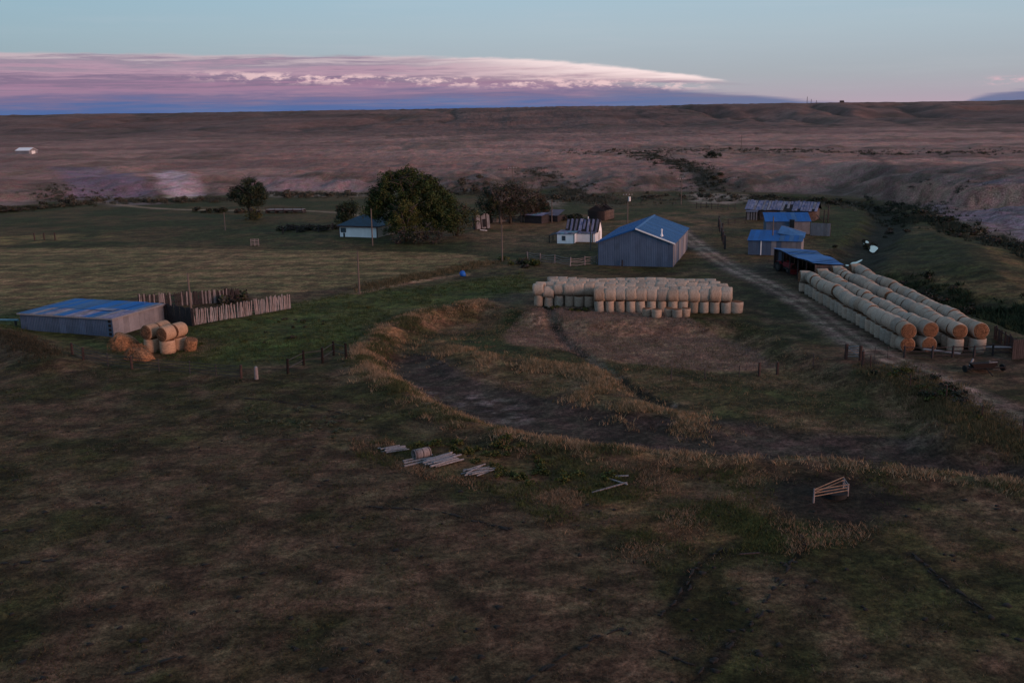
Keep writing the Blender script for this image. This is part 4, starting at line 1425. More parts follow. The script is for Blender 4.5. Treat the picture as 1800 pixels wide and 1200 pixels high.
# ------------------------------------------------------------------ tractor by the open shed
def tractor():
    P = at(1378, 478)
    t = thing('tractor', 'small red tractor parked in front of the open shed', 'tractor', (P.x, P.y, gz(P.x, P.y)), math.radians(-70))
    hood = MB().prism([(0.2, 0.85), (2.2, 0.85), (2.35, 1.0), (2.3, 1.45), (0.3, 1.62), (0.2, 1.5)], -0.38, 0.38)
    h = part('hood', hood, M_RED, t)
    part('grille', MB().box(2.33, 2.38, -0.3, 0.3, 0.9, 1.4), M_DARK, h)
    part('chassis', MB().box(-0.9, 2.2, -0.25, 0.25, 0.5, 0.86), M_STEEL, t)
    part('seat', MB().box(-0.75, -0.3, -0.25, 0.25, 1.1, 1.2).box(-0.85, -0.75, -0.25, 0.25, 1.15, 1.65), M_TYRE, t)
    part('steering_wheel', MB().tube([(0.15, 0, 1.75), (0.11, 0, 1.82)], 0.22, 12), M_TYRE, t)
    part('exhaust', MB().tube([(1.3, 0.2, 1.4), (1.3, 0.2, 2.3)], 0.05, 8), M_STEEL, t)
    for s in (-1, 1):
        for x, r, w in ((-0.55, 0.78, 0.42), (1.9, 0.42, 0.26)):
            y = s * (0.72 if r > 0.5 else 0.62)
            wh = part('wheel', MB().tube([(x, y - w / 2, r), (x, y - w / 2 * 0.7, r), (x, y + w / 2 * 0.7, r), (x, y + w / 2, r)], [r * 0.85, r, r, r * 0.85], 20), M_TYRE, t)
            part('rim', MB().tube([(x, y - w / 2 - 0.02, r), (x, y + w / 2 + 0.02, r)], r * 0.5, 16), M_STEEL, wh)
        part('fender', MB().add([(-1.2, s * 0.5, 1.35), (-0.9, s * 0.5, 1.68), (-0.2, s * 0.5, 1.68), (0.1, s * 0.5, 1.3), (-1.2, s * 0.95, 1.35), (-0.9, s * 0.95, 1.68), (-0.2, s * 0.95, 1.68), (0.1, s * 0.95, 1.3)],
                                [(0, 1, 5, 4), (1, 2, 6, 5), (2, 3, 7, 6)]), M_RED, t)
    part('loader_arm', MB().tube([(0.3, 0.6, 1.3), (2.2, 0.6, 0.9), (2.9, 0.6, 0.4)], 0.08, 6), M_RED, t)
    part('loader_arm', MB().tube([(0.3, -0.6, 1.3), (2.2, -0.6, 0.9), (2.9, -0.6, 0.4)], 0.08, 6), M_RED, t)
    part('bucket', MB().prism([(2.85, 0.1), (3.5, 0.08), (3.45, 0.16), (2.95, 0.2), (2.9, 0.75), (2.8, 0.75)], -0.85, 0.85), M_RED, t)


tractor()


# ------------------------------------------------------------------ hay bales
BD, BL = 1.68, 1.5


def bale_mesh(seed, D=BD, L=BL, side=None):
    r = random.Random(seed)
    n = 26
    prof = [(-L / 2, 0.0), (-L / 2 - 0.02, 0.45), (-L / 2 + 0.0, 0.93), (-L / 2 + 0.035, 0.98), (-L / 4, 1.0), (0, 1.005), (L / 4, 1.0), (L / 2 - 0.035, 0.98), (L / 2 - 0.0, 0.93), (L / 2 + 0.02, 0.45), (L / 2, 0.0)]
    ph = [r.uniform(0, 6.28) for _ in range(4)]
    V, Fc, mi = [], [], []
    for j, (z, k) in enumerate(prof):
        for i in range(n):
            t = 2 * math.pi * i / n
            w = 1 + 0.018 * math.sin(2 * t + ph[0]) + 0.012 * math.sin(3 * t + ph[1] + z) + 0.012 * math.sin(5 * t + ph[2] + 2 * z)
            x, y = math.cos(t) * D / 2 * k * w, math.sin(t) * D / 2 * k * w
            V.append((x, y, z + 0.02 * math.sin(3 * t + ph[3]) * k))
    for j in range(len(prof) - 1):
        for i in range(n):
            Fc.append((j * n + i, j * n + (i + 1) % n, (j + 1) * n + (i + 1) % n, (j + 1) * n + i))
            mi.append(1 if j < 2 or j > 7 else 0)
    mb = MB()
    mb.v, mb.f, mb.mi = V, Fc, mi
    return mb.mesh('hay_bale', [side or M_NET, M_HAYEND], True)


BALES = [bale_mesh(i, BD * (1 + 0.035 * (i % 3 - 1)), BL * (1 - 0.03 * (i % 2))) for i in range(9)]
brnd = random.Random(11)


def bale(label, group, pos, axis, tilt=0.0, me=None, s=1.0):
    """axis: direction of the bale's round axis"""
    o = obj('hay_bale', me or brnd.choice(BALES))
    ax = Vector(axis).normalized() + Vector((brnd.gauss(0, .035), brnd.gauss(0, .035), brnd.gauss(0, .03)))
    q = ax.to_track_quat('Z', 'Y')
    o.rotation_mode = 'QUATERNION'
    o.rotation_quaternion = q @ Matrix.Rotation(brnd.uniform(0, 6.28), 3, 'Z').to_quaternion()
    o.location = pos
    o.scale = s if isinstance(s, tuple) else (s, s, s)
    return tag(o, label, 'hay bale', group)


hidden = []


def hide_bale(pos, axis):
    hidden.append((Vector(pos), Vector(axis).normalized()))


UP = Vector((0, 0, 1))


def center_stack():
    # front row runs from P to Q, slightly turned
    P, Q = at(1044, 549.5), at(1279, 552)
    u = Vector((Q.x - P.x, Q.y - P.y, 0))
    nf = 13
    L = u.length
    u.normalize()
    v = Vector((-u.y, u.x, 0))
    sp = L / (nf - 0.35)
    dep = BD * 1.02
    bscale = 0.93
    names = ['front', 'second', 'third', 'fourth', 'fifth', 'rear']
    nrow = 6
    O = Vector((P.x, P.y, 0)) + v * (BD / 2)
    nleft = 6
    for r in range(nrow):
        i0 = 0 if r < 2 else -nleft + (1 if r > 3 else 0)
        i1 = nf - (0 if r < 4 else 1)
        for i in range(i0, i1):
            p = O + u * (sp * (i + 0.5) + brnd.uniform(-.05, .05) + 0.25 * math.sin(r * 2.0)) + v * (dep * r + brnd.uniform(-.06, .06))
            g = gz(p.x, p.y)
            dz = 0.14 * math.sin(i * 0.7 + r)
            idx = i - i0 + 1
            seen_front = (r == 0) or (r == 2 and i < 0)
            if seen_front:
                who = 'front row' if r == 0 else 'set-back left end'
                bale(f'{ORD[idx]} standing bale from the left under the {who} of the central stack', 'standing bales under the central stack', (p.x, p.y, g + BL / 2 - 0.05), UP, s=(0.77, 0.77, 0.98))
            else:
                hide_bale((p.x, p.y, g + BL / 2 - 0.05), UP)
            pp = p + v * 0.0 + u * brnd.uniform(-.03, .03)
            bale(f'{ORD[idx]} lying bale from the left on top of the {names[r]} row of the central stack', 'lying bales on top of the central stack', (pp.x, pp.y, g + BL + BD / 2 - 0.14 + dz * 0.5), u, s=(0.98, 0.98, 0.985))
    # small leftover bales set in front
    for k, px in enumerate((1137, 1154, 1175, 1190, 1205)):
        q = at(px, 556 + 2 * (k % 2))
        bale(f'{ORD[k + 1]} small half bale from the left standing in front of the central stack', 'small half bales before the central stack', (q.x, q.y, gz(q.x, q.y) + 0.52), UP + Vector((brnd.uniform(-.08, .08), brnd.uniform(-.08, .08), 0)), s=0.72)
    q = at(1297, 533)
    # one extra standing at the right end
    p = O + u * (sp * (nf + 0.5)) + v * (dep * 0.2)
    bale('single standing bale at the right end of the central stack', 'standing bales under the central stack', (p.x, p.y, gz(p.x, p.y) + BL / 2 - 0.05), UP)


center_stack()


def long_rows():
    zt = BL + BD / 2 - 0.08
    near = [(1597, 581.5), (1634.5, 581.5), (1687, 583), (1726, 583)]
    farp = [(1424, 487), (1448, 483), (1478, 478.5), (1508, 475)]
    nm = ['leftmost', 'second', 'third', 'rightmost']
    for r in range(4):
        A = at(*near[r], zt)
        B = at(*farp[r], zt)
        d = Vector((B.x - A.x, B.y - A.y, 0))
        L = d.length
        d.normalize()
        s = Vector((d.y, -d.x, 0))
        n = int(round(L / (BL * 1.02)))
        step = L / n
        for i in range(n):
            wig = 0.28 * math.sin(i * 0.55 + r * 1.7) * (i / n + 0.25)
            p = Vector((A.x, A.y, 0)) + d * (step * (i + 0.5) + brnd.gauss(0, 0.02)) + s * (wig * 0.6 + brnd.gauss(0, .06))
            g = gz(p.x, p.y)
            z = g + zt + 0.09 * math.sin(i * 0.9 + r) + brnd.gauss(0, 0.03)
            bale(f'{ORD[min(i + 1, 28)]} bale from the near end on top of the {nm[r]} long bale row', f'lying bales of the {nm[r]} long row', (p.x, p.y, z), d)
        # the turned bales at the far end
        ends = {0: [(-0.5, 0.2)], 1: [(0.0, 0.1)], 2: [(-.3, .1)], 3: [(-0.1, 0.3)]}[r]
        for k, (o_s, o_d) in enumerate(ends):
            p = Vector((A.x, A.y, 0)) + d * (L + 0.75 + o_d) + s * o_s
            bale(f'bale turned crosswise at the far end of the {nm[r]} long bale row', 'crosswise bales at the far row ends', (p.x, p.y, gz(p.x, p.y) + zt - 0.02), s)
            hide_bale((p.x, p.y, gz(p.x, p.y) + BL / 2), UP)
        # standing bales beneath
        nb = int(round(L / (BD * 1.0)))
        st = L / nb
        for i in range(nb):
            p = Vector((A.x, A.y, 0)) + d * (st * (i + 0.5)) + s * brnd.uniform(-.05, .05)
            g = gz(p.x, p.y)
            if i == 0 and r < 2:
                q = Vector((A.x, A.y, 0)) + d * 0.72
                bale(f'lying bale under the near end of the {nm[r]} long bale row', 'bales under the near row ends', (q.x, q.y, g + BD / 2 - 0.08), d)
            elif r == 0 or i == 0:
                bale(f'{ORD[min(i + 1, 28)]} lower bale from the near end of the {nm[r]} long bale row', f'standing bales under the {nm[r]} long row', (p.x, p.y, g + BL / 2 - 0.04), UP)
            else:
                hide_bale((p.x, p.y, g + BL / 2 - 0.04), UP)


long_rows()


def bales_left():
    warm_lit = [bale_mesh(60 + k, BD * (1 + .03 * (k % 3)), BL, M_WARMLIT) for k in range(4)]
    zt = BL + BD / 2 - 0.1
    c = at(272, 622)
    rz, _ = frame(at(200, 591), at(286, 562))
    u = Vector((math.cos(rz), math.sin(rz), 0))      # goes away to the right, along the shed's side wall
    u = Vector((0.42, 0.91, 0)).normalized()
    s = Vector((u.y, -u.x, 0))
    base = Vector((at(290, 620).x, at(290, 620).y, 0)) + u * 0.5
    g = gz(base.x, base.y)
    spots = [(-2.3, 0.0, 'left near'), (-2.3, 1.8, 'left far'), (0, 0, 'right near'), (0, 1.8, 'right far')]
    for a, b, w in spots:
        p = base + s * a + u * b
        bale(f'standing bale, {w} one under the small heap beside the low shed', 'standing bales of the small heap', (p.x, p.y, g + BL / 2 - 0.05), UP, me=brnd.choice(warm_lit))
        p = p + s * 0.05 - u * 0.1
        bale(f'lying bale, {w} one on top of the small heap beside the low shed', 'lying bales of the small heap', (p.x, p.y, g + zt), u, me=brnd.choice(warm_lit))
    p = base + s * 1.75 + u * 1.7
    bale('torn slumping bale leaning at the right of the small bale heap', 'loose bales of the small heap', (p.x, p.y, g + 0.68), UP + Vector((0.25, -0.1, 0)), s=0.92, me=bale_mesh(77, BD * .9, BL, M_LOOSEHAY))


bales_left()


def hay_mound(label, px, py, rx, ry, h, rz, seed):
    P = at(px, py)
    r = np.random.default_rng(seed)
    n, m = 40, 14
    V, Fc = [], []
    for j in range(m + 1):
        f = j / m
        for i in range(n):
            t = 2 * math.pi * i / n
            k = math.cos(f * math.pi / 2) ** 0.8
            w = 1 + 0.6 * (float(fbm(np.array([math.cos(t) * 1.3 + seed]), np.array([math.sin(t) * 1.3 + f * 1.2]), 3, seed)[0]) - 0.5) * 2
            V.append((math.cos(t) * rx * k * w, math.sin(t) * ry * k * w, h * math.sin(f * math.pi / 2) * (0.55 + 0.9 * float(fbm(np.array([math.cos(t) * 1.2 * (1 - f) + 5]), np.array([math.sin(t) * 1.2 * (1 - f) + 5]), 3, seed + 3)[0]))))
    for j in range(m):
        for i in range(n):
            Fc.append((j * n + i, j * n + (i + 1) % n, (j + 1) * n + (i + 1) % n, (j + 1) * n + i))
    mb = MB()
    mb.add(V, Fc)
    t = thing('loose_hay', label, 'hay', (P.x, P.y, gz(P.x, P.y) - 0.05), rz)
    part('hay_heap', mb, M_LOOSEHAY, t, smooth=True)
    # straws that stick out
    nS = 900
    th = r.uniform(0, 6.28, nS)
    ff = r.uniform(0.05, 0.95, nS) * math.pi / 2
    k = np.cos(ff) ** 0.8
    base = np.stack([np.cos(th) * rx * k, np.sin(th) * ry * k, h * np.sin(ff)], -1)
    dirv = base / np.array([rx, ry, h]) + r.normal(0, 0.6, (nS, 3))
    dirv /= np.linalg.norm(dirv, axis=1)[:, None]
    side = r.normal(0, 1, (nS, 3))
    side /= np.linalg.norm(side, axis=1)[:, None]
    tip = base + dirv * r.uniform(0.15, 0.4, nS)[:, None]
    VV = np.stack([base - side * 0.025, base + side * 0.025, tip], 1).reshape(-1, 3)
    so = obj('straw', big_mesh('straw', VV, np.arange(nS * 3).reshape(-1, 3), M_LOOSEHAY), t)
    so['kind'] = 'stuff'


hay_mound('loose heap of torn orange hay at the left of the small bale heap', 216, 612, 1.6, 1.2, 1.6, 0.3, 3)
hay_mound('lower loose hay heap spilling towards the pipe fence, left of small bale heap', 243, 629, 1.5, 1.1, 1.55, -0.2, 8)


def hidden_bales():
    src = BALES[1]
    nv = len(src.vertices)
    co = np.zeros(nv * 3, np.float32)
    src.vertices.foreach_get('co', co)
    co = co.reshape(-1, 3)
    fc = np.array([p.vertices[:] for p in src.polygons], np.int32)
    V, Fc = [], []
    for i, (p, ax) in enumerate(hidden):
        V.append(co * 0.84 + np.array(p, np.float32))
        Fc.append(fc + i * nv)
    me = big_mesh('hay_bales_beneath', np.concatenate(V), np.concatenate(Fc), M_NET, None, True, 4)
    o = obj('hay_bales_beneath', me)
    stuff(o, 'standing hay bales hidden beneath the stacked rows', 'hay bales')


hidden_bales()


# ------------------------------------------------------------------ fences and posts
def gpt(px, py):
    P = at(px, py)
    return Vector((P.x, P.y, gz(P.x, P.y)))


def board_fence(label, p0, p1, h, n, mats, tilt=0.06, miss=(), hvar=0.12, bw=0.86, rail=True):
    A, B = gpt(*p0), gpt(*p1)
    rz, L = frame(A, B)
    t = thing('board_fence', label, 'fence', A - Vector((0, 0, 0.08)), rz)
    st = L / n
    cache = [MB().add([(-st * bw / 2, 0, 0), (st * bw / 2, 0, 0), (st * bw / 2 * 0.95, 0, h), (-st * bw / 2 * 0.8, 0, h * 0.985), (-st * bw / 2, 0.04, 0), (st * bw / 2, 0.04, 0), (st * bw / 2 * 0.95, 0.04, h), (-st * bw / 2 * 0.8, 0.04, h * 0.985)],
                      [(0, 1, 2, 3), (7, 6, 5, 4), (0, 4, 5, 1), (1, 5, 6, 2), (2, 6, 7, 3), (3, 7, 4, 0)]).mesh('board', m) for m in mats]
    for i in range(n):
        if i in miss:
            continue
        mw = Matrix.Translation((st * (i + 0.5), brnd.uniform(-.03, .03), (B.z - A.z) * i / n - brnd.uniform(0, 0.1))) @ Matrix.Rotation(brnd.gauss(0, tilt), 4, 'Y') @ Matrix.Rotation(brnd.gauss(0, .02), 4, 'X') @ Matrix.Diagonal((brnd.uniform(.8, 1.1), 1, 1 + brnd.uniform(-hvar, hvar * .4), 1))
        obj('board', brnd.choice(cache), t, mw)
    if rail:
        for z in (h * 0.3, h * 0.75):
            part('rail', MB().box(0, L, 0.07, 0.15, z, z + 0.12), M_WOODD, t)
        k = max(2, int(L / 3))
        for i in range(k + 1):
            part('post', MB().tube([(L * i / k, 0.25, -0.2), (L * i / k, 0.25, h * 0.95)], 0.1, 6), M_WOODD, t)
    return t


board_fence('ragged pale board windbreak running right from the tall pole behind the small bale heap', (340, 571), (512, 541), 2.2, 72, [M_WOOD, M_WOOD, M_WOODL], 0.06, (9, 17, 30, 42, 43), 0.12, 0.78)
board_fence('dark board windbreak side between the low shed and the tall pole', (284, 562), (338, 573), 2.5, 16, [M_WOODD, M_WOODD], 0.02, (), 0.05, 0.97)
board_fence('rear board windbreak fence standing behind the low shed', (245, 541), (420, 530), 2.1, 62, [M_WOODD, M_WOOD, M_WOODD], 0.03, (20, 21), 0.08)
board_fence('dark low board fence slanting beside the rightmost long bale row', (1746, 596), (1795, 628), 1.7, 16, [M_WOODD, M_POST], 0.03, (5,), 0.1)


def rail_fence(name, label, cat, pix, h, rails, post_m, rail_m, pr=0.09, rr=0.035, thin=(), group=None, droop=0.0, lean=0.03):
    pts = [gpt(*p) for p in pix]
    A = pts[0].copy()
    t = thing(name, label, cat, A, 0, group)
    L = [p - A for p in pts]
    for i, p in enumerate(L):
        r = pr * (0.4 if i in thin else 1.0)
        part('post', MB().tube([p - UP * 0.3, p + UP * h + Vector((brnd.gauss(0, lean), brnd.gauss(0, lean), brnd.uniform(-.08, .12)))], [r, r * 0.85], 7), M_STEEL if i in thin else post_m, t)
    for k in range(rails):
        z = h * (k + 0.7) / (rails + 0.1)
        for a, b in zip(L[:-1], L[1:]):
            m = (a + b) / 2 + UP * (z - droop * brnd.random())
            part('rail', MB().tube([a + UP * (z + brnd.gauss(0, droop * .4)), m, b + UP * (z + brnd.gauss(0, droop * .4))], rr, 5), rail_m, t)
    return t


rail_fence('pipe_fence', 'low pipe rail fence with dark posts in front of the small bale heap', 'fence', [(128, 628), (147, 637), (190, 643), (232, 648), (280, 653), (334, 657), (380, 662), (424, 666)], 1.35, 4, M_POST, M_STEEL, 0.15, 0.03, (2, 4, 5, 6))
rail_fence('corral_fence', 'dark red-brown corral fence with two pale rails right of the pale post', 'fence', [(506, 658), (534, 643), (567, 639), (587, 627), (609, 635)], 1.6, 2, M_RUST, M_STEEL, 0.14, 0.04, ())
p = gpt(451, 668)
t = thing('pale_post', 'single pale thick post at the right end of the pipe fence', 'post', p)
part('post_shaft', MB().tube([(0, 0, -0.3), (0.02, 0, 1.2)], [0.2, 0.18], 10), M_WOOD, t)
part('post_top', MB().tube([(0.02, 0, 1.2), (0.02, 0, 1.3)], [0.18, 0.1], 10), M_WOODL, t)
rail_fence('pole_fence', 'slumping pole rail fence beside the left wall of the big grey shed', 'fence', [(928, 458), (950, 461), (975, 463), (1002, 468), (1028, 466), (1049, 463)], 1.5, 4, M_WOOD, M_WOOD, 0.10, 0.045, (), droop=0.25, lean=.12)
rail_fence('wire_fence', 'sparse wire fence with dark posts across the middle of the hollow', 'fence', [(1180, 648), (1240, 645), (1300, 642), (1335, 640), (1367, 637), (1430, 634), (1486, 630)], 1.35, 2, M_POST, M_STEEL, 0.15, 0.012, (0, 1, 2, 5))
rail_fence('corral_fence', 'dark corral fence across the near ends of the long bale rows', 'fence', [(1590, 628), (1638, 629), (1674, 627), (1712, 627), (1745, 624), (1790, 622)], 1.25, 3, M_WOODD, M_WOODD, 0.13, 0.05)
rail_fence('corral_fence', 'far dark post fence left of the log barn', 'fence', [(1224, 367), (1232, 367), (1241, 367), (1251, 368), (1262, 368), (1280, 370), (1292, 369)], 1.6, 2, M_WOODD, M_WOODD, 0.10, 0.04)
rail_fence('corral_fence', 'tall dark corral posts between the track and the blue roofed sheds', 'fence', [(1263, 400), (1266, 408), (1268, 415), (1270, 423), (1272, 430), (1274, 438)], 2.6, 3, M_WOODD, M_WOODD, 0.22, 0.08, lean=.15)
rail_fence('corral_fence', 'broken rail fence between the tall corral posts and the blue sheds', 'fence', [(1280, 395), (1292, 393), (1310, 392)], 1.3, 2, M_WOODD, M_WOODD, 0.1, 0.06)
rail_fence('wire_fence', 'three dark posts with wires at the far left edge of the hay field', 'fence', [(61, 422), (78, 422), (97, 422)], 1.6, 2, M_POST, M_STEEL, 0.16, 0.012)
rail_fence('corral_fence', 'dark tumbled corral fence left of the white house', 'fence', [(497, 411), (505, 405), (522, 409), (545, 404), (560, 408), (585, 404)], 1.6, 3, M_WOODD, M_WOODD, 0.13, 0.07, droop=.2)
rail_fence('corral_fence', 'dark posts right of the log barn', 'fence', [(1448, 392), (1455, 391), (1456, 384)], 3.0, 2, M_WOODD, M_WOODD, 0.14, 0.06)
rail_fence('wire_fence', 'roadside wire fence with thin posts along the right-hand track', 'fence', [(1530, 645), (1600, 680), (1663, 700), (1726, 735), (1798, 762)], 1.2, 3, M_POST, M_STEEL, 0.07, 0.01)


def gate():
    A, B = gpt(1487, 630), gpt(1512, 633)
    rz, L = frame(A, B)
    t = thing('field_gate', 'small pale rail gate between dark posts beside the right-hand track', 'gate', A, rz)
    for x in (0, L):
        part('post', MB().tube([(x, 0, -0.3), (x, 0, 1.6)], 0.17, 8), M_POST, t)
    for k in range(5):
        part('rail', MB().tube([(0.18, 0, 0.3 + 0.25 * k), (L - 0.18, 0, 0.42 + 0.27 * k)], 0.05, 6), M_WOODL, t)
    part('brace', MB().tube([(0.2, -0.06, 1.3), (L - 0.2, -0.06, 0.4)], 0.04, 6), M_WOODL, t)
    C = gpt(1516, 643)
    q = thing('gate_post', 'dark post just in front of the small pale gate', 'post', C)
    part('post_shaft', MB().tube([(0, 0, -0.3), (0, 0, 1.5)], 0.14, 8), M_POST, q)
    part('post_cap', MB().tube([(0, 0, 1.5), (0, 0, 1.56)], [0.16, 0.1], 8), M_STEEL, q)
    # wire gate across the road
    rail_fence('wire_gate', 'thin wire gate strung across the track by the bale rows', 'gate', [(1516, 633), (1537, 632), (1560, 630), (1588, 628)], 1.3, 4, M_STEEL, M_STEEL, 0.04, 0.012)


gate()


def utility_pole(label, px, py, ytop, arm=False, transformer=False, r=0.14, lean=0.0):
    P = gpt(px, py)
    d = math.hypot(P.x, P.y)
    h = (py - ytop) / F * math.hypot(d, CAMH) * 1.03
    t = thing('utility_pole', label, 'pole', P, 0, 'poles about the farmyard')
    part('shaft', MB().tube([(0, 0, -0.5), (lean * .5, 0, h * 0.5), (lean, 0, h)], [r, r * 0.85, r * 0.7], 8), M_POLE, t)
    if arm:
        a = part('cross_arm', MB().box(lean - 1.1, lean + 1.1, -0.06, 0.06, h - 0.6, h - 0.45), M_POLE, t)
        for x in (-0.95, -0.35, 0.35, 0.95):
            part('insulator', MB().tube([(lean + x, 0, h - 0.45), (lean + x, 0, h - 0.25)], [0.05, 0.03], 6), M_WHITETRIM, a)
    else:
        part('top_pin', MB().tube([(lean, 0, h), (lean, 0, h + 0.15)], 0.04, 6), M_STEEL, t)
    if transformer:
        part('transformer', MB().tube([(0.35, -0.1, h - 1.9), (0.35, -0.1, h - 0.9)], 0.28, 12), M_WHITETRIM, t)
    return t


utility_pole('tall bare pole at the corner of the board windbreak', 339, 572, 487, r=0.16, lean=-0.1)
utility_pole('thin bare pole at the right corner of the hay field', 632, 517, 445)
utility_pole('reddish pole in front of the white house with teal roof', 655, 432, 370)
utility_pole('thin pole standing alone left of the slumping pole fence', 883, 460, 398)
utility_pole('pole with a white transformer behind the big grey shed', 1103, 398, 342, True, True)
utility_pole('pole standing beyond the big grey shed at the meadow edge', 1197, 360, 315, True)
utility_pole('pole in front of the middle blue shed roof', 1357, 446, 386)
utility_pole('short pole in front of the slate-roofed hut', 970, 391, 352)
utility_pole('tall pole with cross arm among the bare grove trees', 902, 388, 297, True)
utility_pole('lone pole in the meadow below the single left tree', 396, 405, 375)
utility_pole('small far pole standing on the plain near the dry draw', 1302, 292, 262, False)
utility_pole('dark pole behind the left part of the torn cabin roof', 1038, 440, 395, False)


# far masts and hut on the rim
def rim_things():
    y = 1620.0
    for i, (px, h, lab) in enumerate(((1411, 11, 'thin lattice mast on the skyline, tallest of three'), (1418, 7, 'short mast on the skyline just right of the tall one'), (1427, 5, 'stubby mast on the skyline, rightmost of three'))):
        x = (px - 900) / F * y
        t = thing('radio_mast', lab, 'mast', (x, y, gz(x, y)), 0, 'masts on the rim')
        for k in range(3):
            a = k * 2.094
            part('leg', MB().tube([(math.cos(a) * .9, math.sin(a) * .9, 0), (math.cos(a) * .3, math.sin(a) * .3, h)], 0.14, 5), M_STEEL, t)
        for k in range(4):
            z = h * (k + .6) / 4.5
            q = 0.9 - 0.6 * z / h
            part('brace', MB().tube([(math.cos(a) * q, math.sin(a) * q, z) for a in (0, 2.094, 4.189, 6.283)], 0.08, 4, cap=False), M_STEEL, t)
    x = (1468 - 900) / F * y
    t = thing('rim_hut', 'tiny dark hut on the skyline right of the masts', 'hut', (x, y, gz(x, y)), 0)
    part('wall', gable_body(6, 4, 2.6, 3.8, 'x'), M_WOODD, t)
    part('door', MB().box(2.5, 3.5, -0.06, -0.01, 0, 2), M_DARK, t)


rim_things()


def far_white_shed():
    z = 8.0
    P = at(28, 271.5, z)
    P.z = gz(P.x, P.y)
    t = thing('far_shed', 'tiny pale shed with a bright roof far out on the left plain', 'shed', P, -0.25)
    part('wall', gable_body(9, 7, 2.8, 4.2, 'x'), M_PALEWALL, t)
    for s in (0, 1):
        a = Vector((-.3, -.3 if not s else 7.3, 2.75))
        b = Vector((9.3, -.3 if not s else 7.3, 2.75))
        c, e = Vector((9.3, 3.5, 4.32)), Vector((-.3, 3.5, 4.32))
        f = [a, b, c, e] if not s else [b, a, e, c]
        part('roof_slope', MB().add(f + [v - UP * .08 for v in f], [(0, 1, 2, 3), (7, 6, 5, 4), (0, 4, 5, 1), (1, 5, 6, 2), (2, 6, 7, 3), (3, 7, 4, 0)]), M_WHITETRIM, t)
    part('door', MB().box(9.02, 9.08, 2, 5, 0, 2.5), M_WHITETRIM, t)


far_white_shed()


# ------------------------------------------------------------------ leaning shack, plank wall and bits in the grove
def leaning_shack():
    A, B = gpt(836, 404), gpt(862, 403)
    rz, w = frame(A, B)
    t = thing('leaning_shack', 'tilted grey plank shack collapsing at the foot of the big trees', 'shack', A - UP * .05, rz)
    sh = Matrix(((1, 0, -0.12, 0), (0, 1, 0.12, 0), (0, 0, 1, 0), (0, 0, 0, 1)))
    n = 11
    for i in range(n):
        h = 3.3 + 0.25 * math.sin(i)
        part('board', MB().box(w * i / n, w * (i + 0.93) / n, -0.03, 0.03, 0.1 + 0.05 * (i % 3), h), M_WOODL if i % 4 else M_WOODD, t, sh)
    for i in range(7):
        part('board', MB().box(w - 0.03, w + 0.03, 0.1 + i * 0.4, 0.47 + i * 0.4, 0, 3.0), M_WOODD, t, sh)
        part('board', MB().box(-0.03, 0.03, 0.1 + i * 0.4, 0.47 + i * 0.4, 0, 3.0), M_WOODD, t, sh)
    part('doorway', MB().box(w * 0.5, w * 0.72, -0.07, -0.04, 0.5, 2.3), M_DARK, t, sh)
    part('roof', MB().add([(-.2, -.2, 3.4), (w + .2, -.2, 3.3), (w + .2, 3.1, 3.0), (-.2, 3.1, 3.1)], [(0, 1, 2, 3)]), M_WOODD, t, sh)
    for k, (px, py, m, L, lab) in enumerate(((850, 406, M_WHITETRIM, 1.6, 'white panel lying at the foot of the tilted plank shack'), (700, 425, M_WOODL, 3.2, 'pale fallen plank in the grass before the big trees'))):
        P = gpt(px, py)
        q = thing('fallen_plank', lab, 'plank', P, 0.3 + k)
        part('plank', MB().box(-L / 2, L / 2, -0.25, 0.25, 0.15, 0.22), m, q, Matrix.Rotation(0.12, 4, 'Y'))
        part('batten', MB().box(-L / 3, -L / 3 + 0.1, -0.28, 0.28, 0.05, 0.14), M_WOODD, q)
    board_fence('low bleached plank wall running from the bare grove to the pale-roofed hut', (866, 391), (921, 387.5), 1.35, 26, [M_WOODL, M_WOOD], 0.04, (2, 5), 0.2)


leaning_shack()


# ------------------------------------------------------------------ small things near the loop
def sticks(label, group, name, cat, c, n, L, r, ang, spread, m, z=0.08, rows=2, width=0.2):
    P = gpt(*c)
    for i in range(n):
        a = ang + brnd.gauss(0, spread)
        lay = i % rows
        off = (i // rows) * width - width * n / rows / 2
        pos = Vector((P.x, P.y, 0)) + Vector((-math.sin(ang), math.cos(ang), 0)) * off + Vector((math.cos(ang), math.sin(ang), 0)) * brnd.uniform(-.4, .4)
        pos.z = gz(pos.x, pos.y) + z + lay * r * 1.9
        l = L * brnd.uniform(.75, 1.1)
        mb = MB().tube([(-l / 2, 0, 0), (0, 0, 0.01), (l / 2, 0, 0)], [r, r * .95, r * .8], 7)
        o = obj(name, mb.mesh(name, m))
        o.location = pos
        o.rotation_euler = (0, brnd.gauss(0, .04), a)
        tag(o, label, cat, group)


